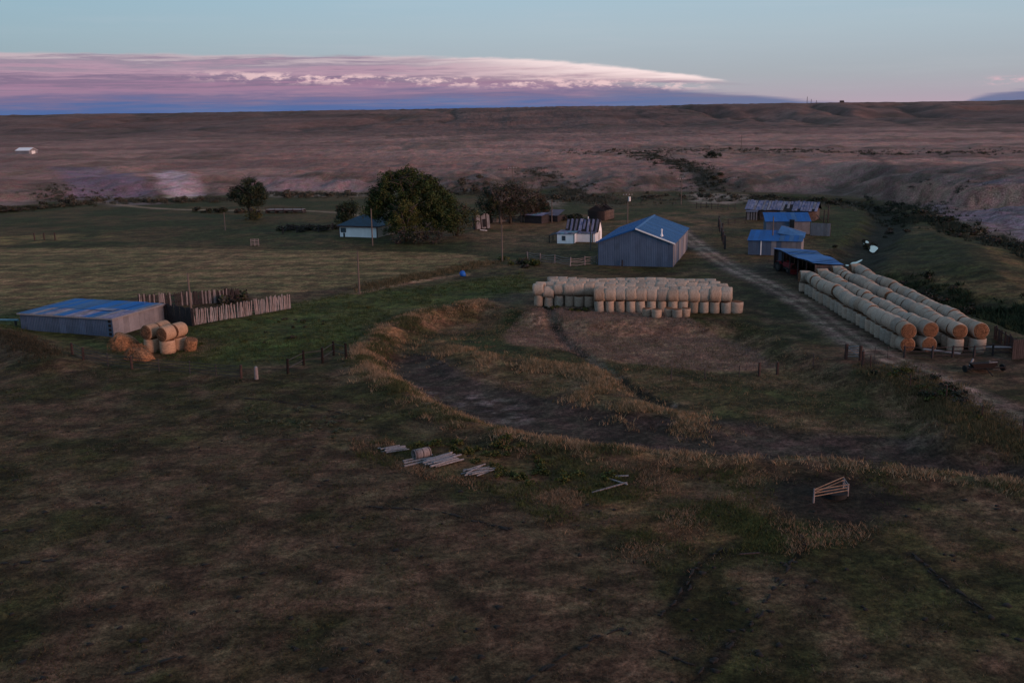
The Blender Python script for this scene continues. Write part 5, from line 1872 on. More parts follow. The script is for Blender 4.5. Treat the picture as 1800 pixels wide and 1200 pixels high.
sticks('weathered post in the leftmost small pile of grey posts', 'posts of the leftmost pile', 'fence_post', 'post', (694, 791), 9, 1.9, 0.07, 0.45, 0.12, M_WOODL, 0.10, 2, 0.22)
sticks('weathered post in the middle grey post pile beside the round culvert', 'posts of the middle pile', 'fence_post', 'post', (776, 811), 16, 2.4, 0.075, 0.55, 0.10, M_WOODL, 0.09, 2, 0.2)
sticks('weathered post in the scattered rightmost post pile', 'posts of the rightmost pile', 'fence_post', 'post', (838, 828), 10, 2.2, 0.055, 0.62, 0.28, M_WOODL, 0.07, 2, 0.28)
sticks('grey post lying flat between the culvert and the middle pile', 'posts by the culvert', 'fence_post', 'post', (735, 808), 3, 3.2, 0.09, 0.5, 0.08, M_WOODL, 0.08, 1, 0.5)
for k, (px, py, a, L, lab) in enumerate(((1072, 858, 0.55, 3.0, 'longer grey plank of the bent pair lying in weeds'), (1085, 847, -0.85, 1.9, 'short bluish plank meeting the longer one in weeds'), (1090, 838, 0.0, 1.2, 'smallest thin stick above the pair of planks in weeds'),
                                         (1318, 976, 0.05, 1.2, 'thin pale stick lying alone in the near pasture'), (590, 742, 0.15, 1.6, 'bleached branch lying left of the weed patch'), (505, 776, 0.05, 1.6, 'bleached branch lying in the grey weed patch'))):
    P = gpt(px, py)
    o = obj('lying_plank', MB().box(-L / 2, L / 2, -0.06 if k < 3 else -0.03, 0.06 if k < 3 else 0.03, -0.03, 0.04).mesh('lying_plank', M_WOODL if k in (1, 2) else M_WOODD if k > 2 else M_WOOD))
    o.location = P + UP * 0.1
    o.rotation_euler = (0.05, -0.03, a)
    tag(o, lab, 'plank')
P = gpt(741, 804)
t = thing('culvert_pipe', 'short dark hollow culvert pipe lying between the grey post piles', 'pipe', P + UP * 0.34, 0.55)
mb = MB()
n = 24
V = []
for x in (-0.65, 0.65):
    for R in (0.42, 0.36):
        V += [(x, math.cos(2 * math.pi * i / n) * R, math.sin(2 * math.pi * i / n) * R) for i in range(n)]
Fc = []
for i in range(n):
    j = (i + 1) % n
    Fc += [(i, j, 2 * n + j, 2 * n + i), (n + j, n + i, 3 * n + i, 3 * n + j), (j, i, n + i, n + j), (2 * n + i, 2 * n + j, 3 * n + j, 3 * n + i)]
mb.add(V, Fc)
part('shell', mb, M_WOOD, t, smooth=True)
for x in (-0.55, 0.0, 0.55):
    part('rib', MB().tube([(x - 0.03, 0, 0), (x + 0.03, 0, 0)], 0.435, 24, cap=False), M_WOODD, t)


def feeder():
    A, B, C = gpt(1430, 884), gpt(1490, 872), gpt(1482, 862)
    t = thing('pole_pen', 'three-sided pole pen guarding a dark low tank in trampled mud', 'pen', A)
    a, b, c = Vector((0, 0, 0)), B - A, C - A
    hh = {0: 0.98, 1: 0.86, 2: 0.86}
    for i, p in enumerate((a, b, c)):
        part('post', MB().tube([p - UP * 0.3, p + UP * hh[i]], 0.06, 7), M_WOOD, t)
    for z in (0.46, 0.68, 0.90):
        part('rail', MB().tube([a + UP * (z * 0.98), b + UP * (z * 0.9)], 0.036, 6), mat('warm_pole', (0.19, 0.125, 0.09), 0.9, 0.25), t)
        part('rail', MB().tube([b + UP * (z * 0.9), c + UP * (z * 0.95)], 0.034, 6), M_WOODL, t)
    for z in (0.7, 0.92):
        part('rail', MB().tube([a + UP * z, c + UP * (z + .03)], 0.034, 6), mat('warm_pole', (0.19, 0.125, 0.09)), t)
    m = (a + b * 1.0 + c * .6) / 2.4
    k = thing('stock_tank', 'dark low round tank inside the pole pen', 'tank', A + m + Vector((0, .2, 0)))
    part('tank_shell', MB().tube([(0, 0, -0.1), (0, 0, 0.28), (0, 0, 0.32)], [0.8, 0.8, 0.84], 24), M_TYRE, k)
    part('water_surface', MB().tube([(0, 0, 0.325), (0, 0, 0.33)], 0.74, 24), M_DARK, k)


feeder()


def old_implement():
    P = gpt(1733, 655)
    t = thing('farm_implement', 'rusty dark farm implement in the weeds below the long bale rows', 'implement', P, 0.1)
    part('frame', MB().tube([(-2.2, 0, 0.8), (2.4, 0.1, 0.75)], 0.11, 6).tube([(-2.0, 1.2, 0.8), (2.2, 1.3, 0.75)], 0.11, 6), M_RUST, t)
    part('hopper', MB().prism([(-1.7, 1.5), (1.6, 1.5), (1.2, 0.7), (-1.3, 0.7)], 0.25, 1.05), M_RUST, t)
    part('hopper_lid', MB().box(-1.75, 1.65, 0.2, 1.1, 1.505, 1.56), M_RUST, t)
    for x in (-2.3, 2.5):
        w = part('wheel', MB().tube([(x - 0.1, 0.6, 0.6), (x + 0.1, 0.6, 0.6)], 0.6, 18), M_TYRE, t)
        part('hub', MB().tube([(x - 0.14, 0.6, 0.6), (x + 0.14, 0.6, 0.6)], 0.18, 10), M_RUST, w)
    part('tongue', MB().tube([(0, 0, 0.75), (-0.6, -2.4, 0.35)], 0.09, 6), M_RUST, t)
    for k in range(8):
        part('disc', MB().tube([(-1.6 + k * 0.45, 1.5, 0.35), (-1.55 + k * 0.45, 1.5, 0.35)], 0.35, 14), M_STEEL, t)
    t.scale = (0.8, 0.8, 0.55)
    q = thing('white_sheet', 'small pale bent sheet lying on the rusty implement', 'sheet', P + Vector((0.9, 0.45, 0.87)), 0.2)
    part('panel', MB().box(-0.45, 0.4, -0.05, 0.06, 0, 0.06).box(-0.5, -0.43, -0.05, 0.06, 0, 0.22), M_WOODL, q)
    q = thing('pale_plank', 'pale plank leaning above the rusty implement', 'plank', P + Vector((-0.9, 1.6, 0.2)), 0.6)
    part('plank', MB().box(-0.1, 0.12, -0.05, 0.05, 0, 0.9), M_WOODL, q, Matrix.Rotation(0.7, 4, 'Y'))
    for k, (px, py, a, L, lab) in enumerate(((1655, 624, -0.45, 3.6, 'long grey plank slanting before the second long bale row'), (1752, 617, 0.05, 4.2, 'long grey plank lying before the rightmost long bale row'))):
        p = gpt(px, py)
        o = obj('lying_plank', MB().box(-L / 2, L / 2, -0.14, 0.14, -0.04, 0.05).mesh('lying_plank', M_WOODL))
        o.location = p + UP * 0.45
        o.rotation_euler = (0.3, 0.05, a)
        tag(o, lab, 'plank')
    A, B = gpt(1778, 632), gpt(1800, 630)
    rz, L = frame(A, B)
    g = thing('panel_gate', 'dark plank panel gate at the right picture edge past the bale rows', 'gate', A, rz)
    for i in range(7):
        part('board', MB().box(i * 0.25, i * 0.25 + 0.22, -0.03, 0.03, 0.05, 2.1), M_WOODD, g)
    part('rail', MB().box(0, 1.75, 0.035, 0.09, 1.5, 1.65), M_WOODD, g)
    part('post', MB().tube([(1.9, 0, -.3), (1.9, 0, 2.4)], 0.13, 7), M_POST, g)


old_implement()


def tub():
    P = gpt(814, 486)
    t = thing('blue_tub', 'bright blue plastic tub tipped over at the end of the dry grass strip', 'tub', P + UP * 0.28, 0.4)
    n = 20
    mb = MB()
    V = []
    for z, r in ((0, 0.36), (0.75, 0.48), (0.75, 0.43), (0.08, 0.32)):
        V += [(math.cos(2 * math.pi * i / n) * r, math.sin(2 * math.pi * i / n) * r, z) for i in range(n)]
    Fc = [(j * n + i, j * n + (i + 1) % n, (j + 1) * n + (i + 1) % n, (j + 1) * n + i) for j in range(3) for i in range(n)]
    Fc += [tuple(range(n - 1, -1, -1)), tuple(range(3 * n, 4 * n))]
    mb.add(V, Fc)
    mw = Matrix.Rotation(-1.2, 4, 'X') @ Matrix.Translation((0, 0, -0.4))
    b = part('shell', mb, M_TUB, t, mw, True)
    part('rim', MB().tube([(0, 0, 0.72), (0, 0, 0.77)], [0.51, 0.51], 20, cap=False), M_TUB, t, mw)


tub()


def low_bridge():
    P, Q = gpt(466, 375), gpt(530, 375)
    rz, L = frame(P, Q)
    t = thing('plank_bridge', 'low dark plank bridge carrying the pale track beside the single left tree', 'bridge', P, rz)
    for i in range(14):
        part('plank', MB().box(L * i / 14, L * (i + .94) / 14, 0.5, 3.4, 0.85, 0.97), M_WOOD, t)
    part('beam', MB().box(0, L, 0.55, 0.8, 0.45, 0.84).box(0, L, 3.0, 3.25, 0.45, 0.84), M_WOODD, t)
    for i in range(5):
        part('pier', MB().box(L * i / 4 - .15, L * i / 4 + .15, 0.6, 3.2, -0.6, 0.44), M_WOODD, t)
    part('rail', MB().tube([(0, 0.5, 1.5), (L, 0.5, 1.5)], 0.06, 6), M_WOODD, t)
    for i in range(5):
        part('post', MB().tube([(L * i / 4, 0.42, .4), (L * i / 4, 0.42, 1.6)], 0.07, 6), M_WOODD, t)
    A = gpt(448, 432)
    g = thing('hay_rack', 'small pale slatted rack standing in the meadow above the hay field', 'rack', gpt(448, 432), 0)
    for z in (0.3, 0.65, 1.0, 1.3):
        part('slat', MB().box(-0.8, 0.8, -0.03, 0.03, z, z + 0.12), M_WOOD, g)
    for x in (-.8, 0, .8):
        part('post', MB().box(x - .06, x + .06, 0.035, 0.14, -0.2, 1.45), M_WOOD, g)


low_bridge()


# ------------------------------------------------------------------ trees and shrubs
def leaf_cloud(centers, radii, per, size, r, cols, flat=0.9):
    """leaf-sized faces spread through clumps; returns arrays"""
    V, C = [], []
    for c, rad, col in zip(centers, radii, cols):
        n = int(per * rad ** 1.6)
        d = r.normal(0, 1, (n, 3))
        d /= np.linalg.norm(d, axis=1)[:, None]
        p = c + d * (rad * (r.uniform(0.25, 1.0, n) ** 0.6))[:, None] * np.array([1, 1, flat])
        nrm = d + r.normal(0, 0.7, (n, 3))
        nrm /= np.linalg.norm(nrm, axis=1)[:, None]
        a = np.cross(nrm, r.normal(0, 1, (n, 3)))
        a /= np.linalg.norm(a, axis=1)[:, None] + 1e-9
        b = np.cross(nrm, a)
        s = size * r.uniform(0.6, 1.3, n)[:, None]
        V.append(np.stack([p - a * s * 0.5, p + b * s * 0.28, p + a * s * 0.5, p - b * s * 0.28], 1))
        cc = np.clip(col[None, :] * r.uniform(0.7, 1.35, (n, 1)) * np.array([1, 1, 1]) + r.normal(0, 0.004, (n, 3)), 0.003, 1)
        C.append(np.repeat(cc[:, None, :], 4, 1))
    V = np.concatenate(V).reshape(-1, 3)
    C = np.concatenate(C).reshape(-1, 3)
    return V, np.arange(len(V)).reshape(-1, 4), C


def tree(label, px, py, h, rx, seed, lobes, leafcol, density=26, size=0.42, name='tree', bark=None, bare=0.0, ry=None, zmin=0.12, trunk_r=0.4, group=None):
    r = np.random.default_rng(seed)
    P = gpt(px, py)
    ry = ry or rx * 0.8
    t = thing(name, label, 'tree', P - UP * 0.15, 0, group)
    wood = MB()
    tips = []
    rr = random.Random(seed)
    nl = 7 if bare < 0.5 else 11
    wood.tube([(0, 0, 0), (rr.uniform(-.2, .2), rr.uniform(-.2, .2), h * 0.22), (rr.uniform(-.4, .4), rr.uniform(-.4, .4), h * 0.45)], [trunk_r, trunk_r * .75, trunk_r * .5], 9)
    limbs = MB()
    for k in range(nl):
        a = 2 * math.pi * k / nl + rr.uniform(-.3, .3)
        z0 = h * rr.uniform(0.14, 0.40)
        z1 = h * rr.uniform(0.55, 0.95)
        sp = math.sqrt(max(0.05, 1 - (z1 / h - 0.5) ** 2 * 2.4)) * rr.uniform(.5, .85)
        e = Vector((math.cos(a) * rx * sp, math.sin(a) * ry * sp, z1))
        m = Vector((e.x * 0.45, e.y * 0.45, z0 + (z1 - z0) * 0.62))
        limbs.tube([(0, 0, z0), m, e], [trunk_r * .45, trunk_r * .28, 0.04], 6)
        for q in range(5 if bare < .5 else 9):
            f = rr.uniform(.35, 1)
            s = m.lerp(e, f)
            tip = s + Vector((rr.uniform(-1, 1) * rx * .35, rr.uniform(-1, 1) * ry * .35, rr.uniform(-.02, .16) * h))
            limbs.tube([s, s.lerp(tip, .55) + UP * .15, tip], [0.10, 0.06, 0.02], 5)
    part('trunk', wood, bark or M_BARK, t, smooth=True)
    part('limbs', limbs, bark or M_BARK, t, smooth=True)
    cs, rs, cl = [], [], []
    for (lx, lz, lr, n) in lobes:         # lobes of the outline: offset, height, radius in metres, clumps
        for _ in range(n):
            d = r.normal(0, 1, 3)
            d /= np.linalg.norm(d)
            q = r.uniform(0.35, 1.0) ** 0.5
            c = np.array([lx, 0, lz]) + d * lr * q * np.array([1, ry / rx, 0.9])
            if c[2] < h * zmin:
                c[2] = h * zmin + r.uniform(0, .8)
            cs.append(c)
            rs.append(r.uniform(0.55, 1.15))
            base = np.array(leafcol[r.integers(len(leafcol))])
            cl.append(base * r.uniform(.55, 1.25))
    V, Fc, C = leaf_cloud(cs, rs, density, size, r, cl)
    o = obj('crown', big_mesh('crown', V, Fc, M_LEAF, C, False, 4), t)
    return t


GREENS = [(0.040, 0.060, 0.022), (0.032, 0.050, 0.022), (0.050, 0.064, 0.024), (0.058, 0.064, 0.026)]
DARKG = [(0.026, 0.040, 0.026), (0.034, 0.046, 0.026), (0.022, 0.036, 0.028)]
OLIVE = [(0.060, 0.064, 0.028), (0.048, 0.054, 0.026)]
BRUSH = [(0.055, 0.046, 0.040), (0.048, 0.046, 0.032), (0.066, 0.050, 0.044)]
# the big cottonwood
tree('huge round-crowned cottonwood overtopping the white house', 718, 420, 15.5, 9.5, 21,
     [(-2.0, 10.2, 4.6, 90), (3.0, 9.6, 4.6, 90), (0.6, 11.6, 3.6, 70), (-5.6, 7.0, 3.4, 60), (6.2, 6.2, 3.6, 60), (0, 5.5, 4.4, 80), (-5.4, 9.2, 2.6, 34), (5.6, 9.6, 2.4, 30), (-2.5, 3.2, 3.0, 40), (4.0, 2.8, 3.4, 44), (8.0, 5.2, 2.8, 40), (7.6, 8.0, 2.6, 40), (9.6, 5.0, 2.2, 26), (8.2, 3.0, 2.2, 24), (-7.2, 6.0, 2.4, 30), (0, 13.0, 2.6, 40), (-3.6, 12.0, 2.4, 34), (4.2, 12.0, 2.4, 34)], GREENS, 80, 0.36, 'cottonwood_tree', trunk_r=0.7)
tree('yellow-green tree on the near left side of the huge cottonwood', 712, 424, 9.0, 4.0, 22, [(0, 6.0, 2.6, 44), (-0.6, 3.6, 2.8, 44), (0.8, 2.2, 2.4, 30), (0.2, 7.6, 1.4, 14)], [(0.070, 0.076, 0.026), (0.058, 0.068, 0.024)], 75, 0.34, 'cottonwood_tree')
tree('shaggy dark tree joined to the right of the huge cottonwood', 803, 414, 8.0, 4.6, 23, [(0, 5.0, 2.8, 44), (2.6, 4.0, 2.5, 34), (-2.4, 4.0, 2.4, 34), (0.8, 2.0, 2.4, 30), (-.5, 6.5, 1.5, 14)], OLIVE + [(0.045, 0.048, 0.026)], 24, 0.42, 'cottonwood_tree')
tree('low reddish-brown thicket at the foot of the huge cottonwood', 735, 428, 4.2, 5.0, 24, [(0, 1.6, 2.0, 26), (-3.4, 1.4, 1.6, 18), (3.4, 1.5, 1.8, 20)], BRUSH, 26, 0.4, 'willow_thicket', zmin=0.08, trunk_r=0.15)
tree('dark round tree behind the left corner of the white house', 610, 398, 6.8, 3.0, 25, [(0, 3.6, 2.3, 44), (-.9, 2.3, 2.0, 26), (1.0, 4.6, 1.6, 18)], DARKG, 75, 0.34, 'round_tree')
# the single tree on the left
tree('lone dark tree standing by the pale track on the left', 440, 384, 11.2, 5.2, 26, [(0.9, 8.2, 2.6, 52), (-2.6, 6.4, 2.7, 52), (1.9, 5.6, 3.0, 54), (-.8, 5.2, 2.6, 40), (2.6, 7.0, 2.0, 26)], DARKG + [(0.045, 0.05, 0.032)], 80, 0.36, 'lone_tree', zmin=0.28)
tree('yellowish bush beneath the lone tree on the left', 449, 386, 3.4, 2.6, 27, [(0, 1.7, 1.7, 30), (-1.4, 1.3, 1.3, 14)], [(0.085, 0.076, 0.026), (0.06, 0.06, 0.026)], 26, 0.36, 'round_bush', zmin=0.1, trunk_r=0.15)
# half-dead grove
for k, (px, py, h, rx, dens, lab, cols) in enumerate(((862, 392, 9.0, 3.8, 40, 'leafy dark tree at the left end of the half-dead grove', DARKG), (880, 393, 9.8, 3.8, 34, 'half-dead tree with bleached limbs second from left in the grove', BRUSH + OLIVE),
                                                     (897, 392, 10.4, 3.6, 40, 'tallest thin-leaved tree in the middle of the half-dead grove', BRUSH + DARKG), (918, 391, 9.8, 3.9, 36, 'grey thin-leaved tree right of the grove\'s tall pole', BRUSH + DARKG),
                                                     (938, 389, 8.0, 3.5, 40, 'reddish sparse tree at the right end of the half-dead grove', [(0.075, 0.045, 0.035), (0.05, 0.045, 0.03)]), (952, 388, 5.2, 2.6, 36, 'low dark bush tree behind the pale-roofed hut', DARKG))):
    tree(lab, px, py, h, rx, 40 + k, [(0, h * .60, rx * .85, 56), (rx * .35, h * .40, rx * .75, 40), (-rx * .35, h * .38, rx * .75, 40), (0, h * .85, rx * .45, 14)], cols, dens, 0.32, 'grove_tree', M_DEADWOOD if k in (1, 3, 4) else M_BARK, 0.6 if k else 0.0, group='trees of the half-dead grove')
tree('small dark bush beside the dry draw out on the plain', 1252, 300, 3.2, 3.0, 61, [(0, 1.6, 1.9, 30), (2.2, 1.2, 1.4, 14), (-2.2, 1.2, 1.4, 14)], DARKG, 26, 0.5, 'round_bush', zmin=0.1, trunk_r=0.15)


def shrub_mesh(seed, cols, w=1.0, h=1.0, n=9, size=0.30, per=40):
    r = np.random.default_rng(seed)
    cs = np.stack([np.clip(r.normal(0, .34 * w, n), -.6, .6), np.clip(r.normal(0, .34 * w, n), -.6, .6), r.uniform(.18, .72, n) * h], -1)
    rs = r.uniform(.28, .46, n)
    cl = [np.array(cols[r.integers(len(cols))]) * r.uniform(.5, 1.0) for _ in range(n)]
    V, Fc, C = leaf_cloud(cs, rs * 1.0, per / 0.3, size, r, cl)
    V[:, 2] = np.maximum(V[:, 2], -0.05)
    return big_mesh('foliage', V, Fc, M_LEAF, C, False, 4)


SHRUB_D = [shrub_mesh(300 + i, [(0.045, 0.050, 0.030), (0.060, 0.058, 0.040), (0.070, 0.060, 0.050)]) for i in range(4)]
SHRUB_S = [shrub_mesh(320 + i, [(0.105, 0.098, 0.076), (0.085, 0.082, 0.06), (0.12, 0.098, 0.082)]) for i in range(4)]
SHRUB_Y = [shrub_mesh(340 + i, [(0.075, 0.085, 0.024), (0.055, 0.070, 0.024), (0.09, 0.085, 0.03)]) for i in range(3)]
SHRUB_W = [shrub_mesh(360 + i, [(0.105, 0.115, 0.085), (0.07, 0.085, 0.055), (0.05, 0.06, 0.035)], w=0.65, n=8, size=0.2, per=34) for i in range(3)]
srnd = random.Random(99)


def shrubs(label, group, pix, n, meshes, s0, s1, z=0.0, spread=(3.0, 3.0), name='shrub'):
    L = [at(px, py, z) for px, py in pix]
    segs = list(zip(L[:-1], L[1:])) if len(L) > 1 else [(L[0], L[0])]
    ls = [max((b - a).length, 0.01) for a, b in segs]
    ps = []
    for i in range(n):
        a, b = srnd.choices(segs, ls)[0]
        p = a.lerp(b, srnd.random())
        ps.append(Vector((p.x + srnd.gauss(0, spread[0]), p.y + srnd.gauss(0, spread[1]), 0)))
    ps.sort(key=lambda q: q.x / q.y)
    for i, p in enumerate(ps):
        s = srnd.uniform(s0, s1)
        o = obj(name, srnd.choice(meshes))
        o.location = (p.x, p.y, gz(p.x, p.y) - 0.05)
        o.rotation_euler = (0, 0, srnd.uniform(0, 6.28))
        o.scale = (s * srnd.uniform(.9, 1.4), s * srnd.uniform(.9, 1.3), s * srnd.uniform(.75, 1.1))
        tag(o, f'{ORD[i + 1]} {label}' if i < 12 or n < 14 else f'{ORD[n - i]} {label}'.replace('from the left', 'from the right'), 'shrub', group)


shrubs('dark shrub from the left in the band beyond the log barn', 'shrubs beyond the log barn', [(1350, 347), (1420, 348), (1500, 354), (1560, 362)], 26, SHRUB_D, 1.0, 2.0, 0.5, (3, 3))
shrubs('dark shrub from the left on the bank above the creek bend', 'shrubs on the creek bank', [(1580, 366), (1640, 385), (1700, 405), (1760, 425), (1800, 440)], 26, SHRUB_D, 1.0, 2.0, 0.6, (2.5, 3))
shrubs('brush clump from the left in the creek bed behind the bale rows', 'brush in the creek bed', [(1545, 490), (1600, 506), (1660, 522), (1730, 542), (1790, 560)], 20, SHRUB_D, 0.7, 1.4, -0.5, (2.5, 1.6))
shrubs('brush clump from the left along the creek by the bright pools', 'brush by the creek pools', [(1570, 385), (1560, 405), (1545, 425), (1520, 455)], 10, SHRUB_D, 0.5, 1.1, -0.5, (3, 3))
shrubs('sage shrub from the left between the lone tree and the cottonwood', 'sage left of the cottonwood', [(500, 335), (560, 338), (640, 335)], 20, SHRUB_S, 1.1, 2.2, 1.5, (5, 5))
shrubs('sage shrub from the left on the slope behind the half-dead grove', 'sage behind the grove', [(770, 332), (830, 330), (900, 335), (980, 345)], 24, SHRUB_S, 1.1, 2.2, 1.5, (5, 5))
shrubs('shrub from the left in the hedge at the far left meadow', 'hedge at the far left', [(-40, 374), (30, 368), (90, 362), (150, 358)], 34, SHRUB_D + SHRUB_S, 1.1, 1.9, 0.3, (3, 3.5))
shrubs('sage shrub from the left below the purple bare slope', 'sage below the purple slope', [(120, 345), (200, 348), (280, 347), (350, 345)], 26, SHRUB_S, 0.9, 1.8, 1.5, (6, 4))
shrubs('sage shrub from the left at the slope foot behind the big shed', 'sage behind the big shed', [(1000, 345), (1080, 342), (1160, 343), (1240, 340), (1330, 342)], 24, SHRUB_S, 0.9, 1.7, 1.0, (6, 4))
shrubs('dark shrub from the left in the dry draw crossing the plain', 'shrubs in the dry draw', [(1120, 274), (1180, 283), (1220, 296), (1255, 306)], 12, SHRUB_D, 0.9, 1.7, 5.5, (7, 7))
shrubs('shrub from the left in the dotted line across the distant plain', 'distant shrubs on the plain', [(1020, 268), (1130, 266), (1260, 264), (1400, 264), (1600, 268), (1790, 264)], 16, SHRUB_S, 0.8, 1.6, 7.0, (8, 10))
shrubs('sage shrub from the left on the open slope above the log barn', 'sage on the right bench', [(1000, 322), (1080, 318), (1160, 322), (1330, 325), (1450, 330), (1600, 332)], 18, SHRUB_S, 0.5, 1.1, 4.0, (10, 8))
shrubs('dark shrub from the left beside the pale track near the lone tree', 'shrubs by the pale track', [(335, 371), (390, 372), (425, 372)], 10, SHRUB_D, 0.9, 1.7, 0.2, (2, 1.5))
shrubs('dark bush from the left in the hedge left of the white house', 'hedge left of the house', [(500, 405), (560, 402), (592, 404)], 14, SHRUB_D, 0.9, 1.7, 0, (2, 2))
shrubs('weedy bush from the left by the slumping pole fence', 'bushes by the pole fence', [(893, 458), (912, 462), (930, 468)], 9, SHRUB_D + SHRUB_Y, 0.7, 1.5, 0, (1.4, 1.4))
shrubs('dark bush from the left between the huts and the log cabin', 'bushes by the log cabin', [(985, 388), (1005, 386), (1028, 388)], 10, SHRUB_D, 0.9, 1.7, 0, (1.5, 1.5))
shrubs('dark tall bush from the left behind the board windbreak', 'bushes behind the windbreak', [(385, 530), (405, 528), (420, 527)], 6, SHRUB_D, 1.3, 1.9, 0, (.6, .6))
shrubs('yellow-green weed clump from the left between the post piles and planks', 'weeds by the posts', [(850, 800), (900, 815), (960, 830), (1010, 850), (1060, 850)], 24, SHRUB_Y, 0.3, 0.65, 0, (2.6, 1.6), 'weed_clump')
shrubs('yellow-green weed clump from the left just above the post piles', 'weeds right of the planks', [(770, 790), (840, 790), (920, 800)], 20, SHRUB_Y, 0.3, 0.65, 0, (2, 1.4), 'weed_clump')
shrubs('grey-green thistle clump from the left in the patch left of the posts', 'thistles', [(480, 735), (520, 745), (560, 752), (600, 748)], 34, SHRUB_W, 0.3, 0.6, 0, (2.6, 2.0), 'thistle_clump')
shrubs('weed clump from the left on the green slope below the windbreak', 'weeds below the windbreak', [(430, 600), (480, 590), (540, 570), (600, 560)], 18, SHRUB_Y + SHRUB_D, 0.22, 0.45, 0, (3, 3), 'weed_clump')
shrubs('weed clump from the left along the right-hand track', 'weeds by the right track', [(1580, 655), (1640, 690), (1700, 720), (1760, 745)], 22, SHRUB_D + SHRUB_Y, 0.4, 0.85, 0, (1.2, 1.0), 'weed_clump')
shrubs('weed clump from the left along the foot of the central stack', 'weeds under the stack', [(945, 540), (1040, 548)], 16, SHRUB_D + SHRUB_Y, 0.35, 0.6, 0, (.5, .4), 'weed_clump')


# ------------------------------------------------------------------ grass
def tufts(name, label, xs, ys, cols, hmin, hmax, blades, wid, lean, seed, spread=0.22):
    r = np.random.default_rng(seed)
    n = len(xs)
    zs = zmany(xs, ys)
    hh = r.uniform(hmin, hmax, n)
    N_ = n * blades
    bx = np.repeat(xs, blades) + r.normal(0, spread, N_)
    by = np.repeat(ys, blades) + r.normal(0, spread, N_)
    bz = np.repeat(zs, blades) - 0.04
    bh = np.repeat(hh, blades) * r.uniform(.55, 1.15, N_)
    a = r.uniform(0, 6.283, N_)
    w = wid * r.uniform(.6, 1.3, N_)
    la = r.uniform(0, 6.283, N_)
    ln = bh * lean * r.uniform(.2, 1.2, N_)
    p0 = np.stack([bx - np.cos(a) * w, by - np.sin(a) * w, bz], -1)
    p1 = np.stack([bx + np.cos(a) * w, by + np.sin(a) * w, bz], -1)
    p2 = np.stack([bx + np.cos(la) * ln, by + np.sin(la) * ln, bz + bh], -1)
    V = np.stack([p0, p1, p2], 1).reshape(-1, 3)
    C = np.repeat(cols, blades, 0) * r.uniform(.7, 1.35, (N_, 1))
    C = np.repeat(C[:, None, :], 3, 1).reshape(-1, 3)
    o = obj(name, big_mesh(name, V, np.arange(N_ * 3).reshape(-1, 3), M_BLADES, C))
    return stuff(o, label, 'grass')


def along(pix, n, spread, seed, z=0.0, raw=None):
    r = np.random.default_rng(seed)
    L = np.array(raw if raw is not None else G(pix, z, 1))
    d = np.hypot(*(L[1:] - L[:-1]).T)
    i = r.choice(len(d), n, p=d / d.sum())
    f = r.uniform(0, 1, n)[:, None]
    p = L[i] * (1 - f) + L[i + 1] * f
    return p[:, 0] + r.normal(0, spread, n), p[:, 1] + r.normal(0, spread, n)


def off_mud(xs, ys):
    m = np.hypot(xs - FEED_MUD.x, ys - FEED_MUD.y) > 4.6 + np.random.default_rng(1).normal(0, 0.6, len(xs))
    return xs[m], ys[m]


def mixcol(n, a, b, seed):
    r = np.random.default_rng(seed)
    f = r.uniform(0, 1, (n, 1))
    return np.array(a) * (1 - f) + np.array(b) * f


def keep(xs, ys, thr, sc, seed):
    m = fbm(xs / sc, ys / sc, 4, seed) + np.random.default_rng(seed).normal(0, 0.06, len(xs)) > thr
    return xs[m], ys[m]


DRY_A, DRY_B = (0.46, 0.28, 0.165), (0.20, 0.122, 0.068)
x1, y1 = along(None, 12000, 1.15, 1, raw=OUTER_BANK)
k_ = fbm(x1 / 3, y1 / 3, 4, 500) + np.random.default_rng(3).normal(0, 0.07, len(x1)) > 0.42 + 0.11 * sstep(-8, 8, x1) + 0.14 * sstep(12, 26, x1)
x1, y1 = x1[k_], y1[k_]
n_ = (fbm(x1 / 2.5, y1 / 2.5, 3, 507) + np.random.default_rng(10).normal(0, 0.07, len(x1)))[:, None]
cw = np.where(n_ > 0.46, mixcol(len(x1), DRY_A, DRY_B, 2), mixcol(len(x1), (0.10, 0.09, 0.04), (0.055, 0.062, 0.024), 4))
tufts('dry_grass', 'tall dry orange grass lining the outer bank of the loop', x1, y1, cw, 0.12, 0.48, 9, 0.026, 0.9, 3)
x1, y1 = along(None, 5200, 1.5, 4, raw=INNER_BANK)
x1, y1 = keep(x1, y1, 0.50, 3.0, 501)
tufts('dry_grass', 'dry tawny grass on the inner bank of the loop', x1, y1, mixcol(len(x1), DRY_A, (0.09, 0.075, 0.035), 5), 0.2, 0.5, 9, 0.03, 0.7, 6)
r_ = np.random.default_rng(77)


def in_poly(poly, n, seed):
    r = np.random.default_rng(seed)
    p = np.array(poly)
    lo, hi = p.min(0), p.max(0)
    x = r.uniform(lo[0], hi[0], n)
    y = r.uniform(lo[1], hi[1], n)
    m = sdf(x, y, poly) > 0
    return x[m], y[m]


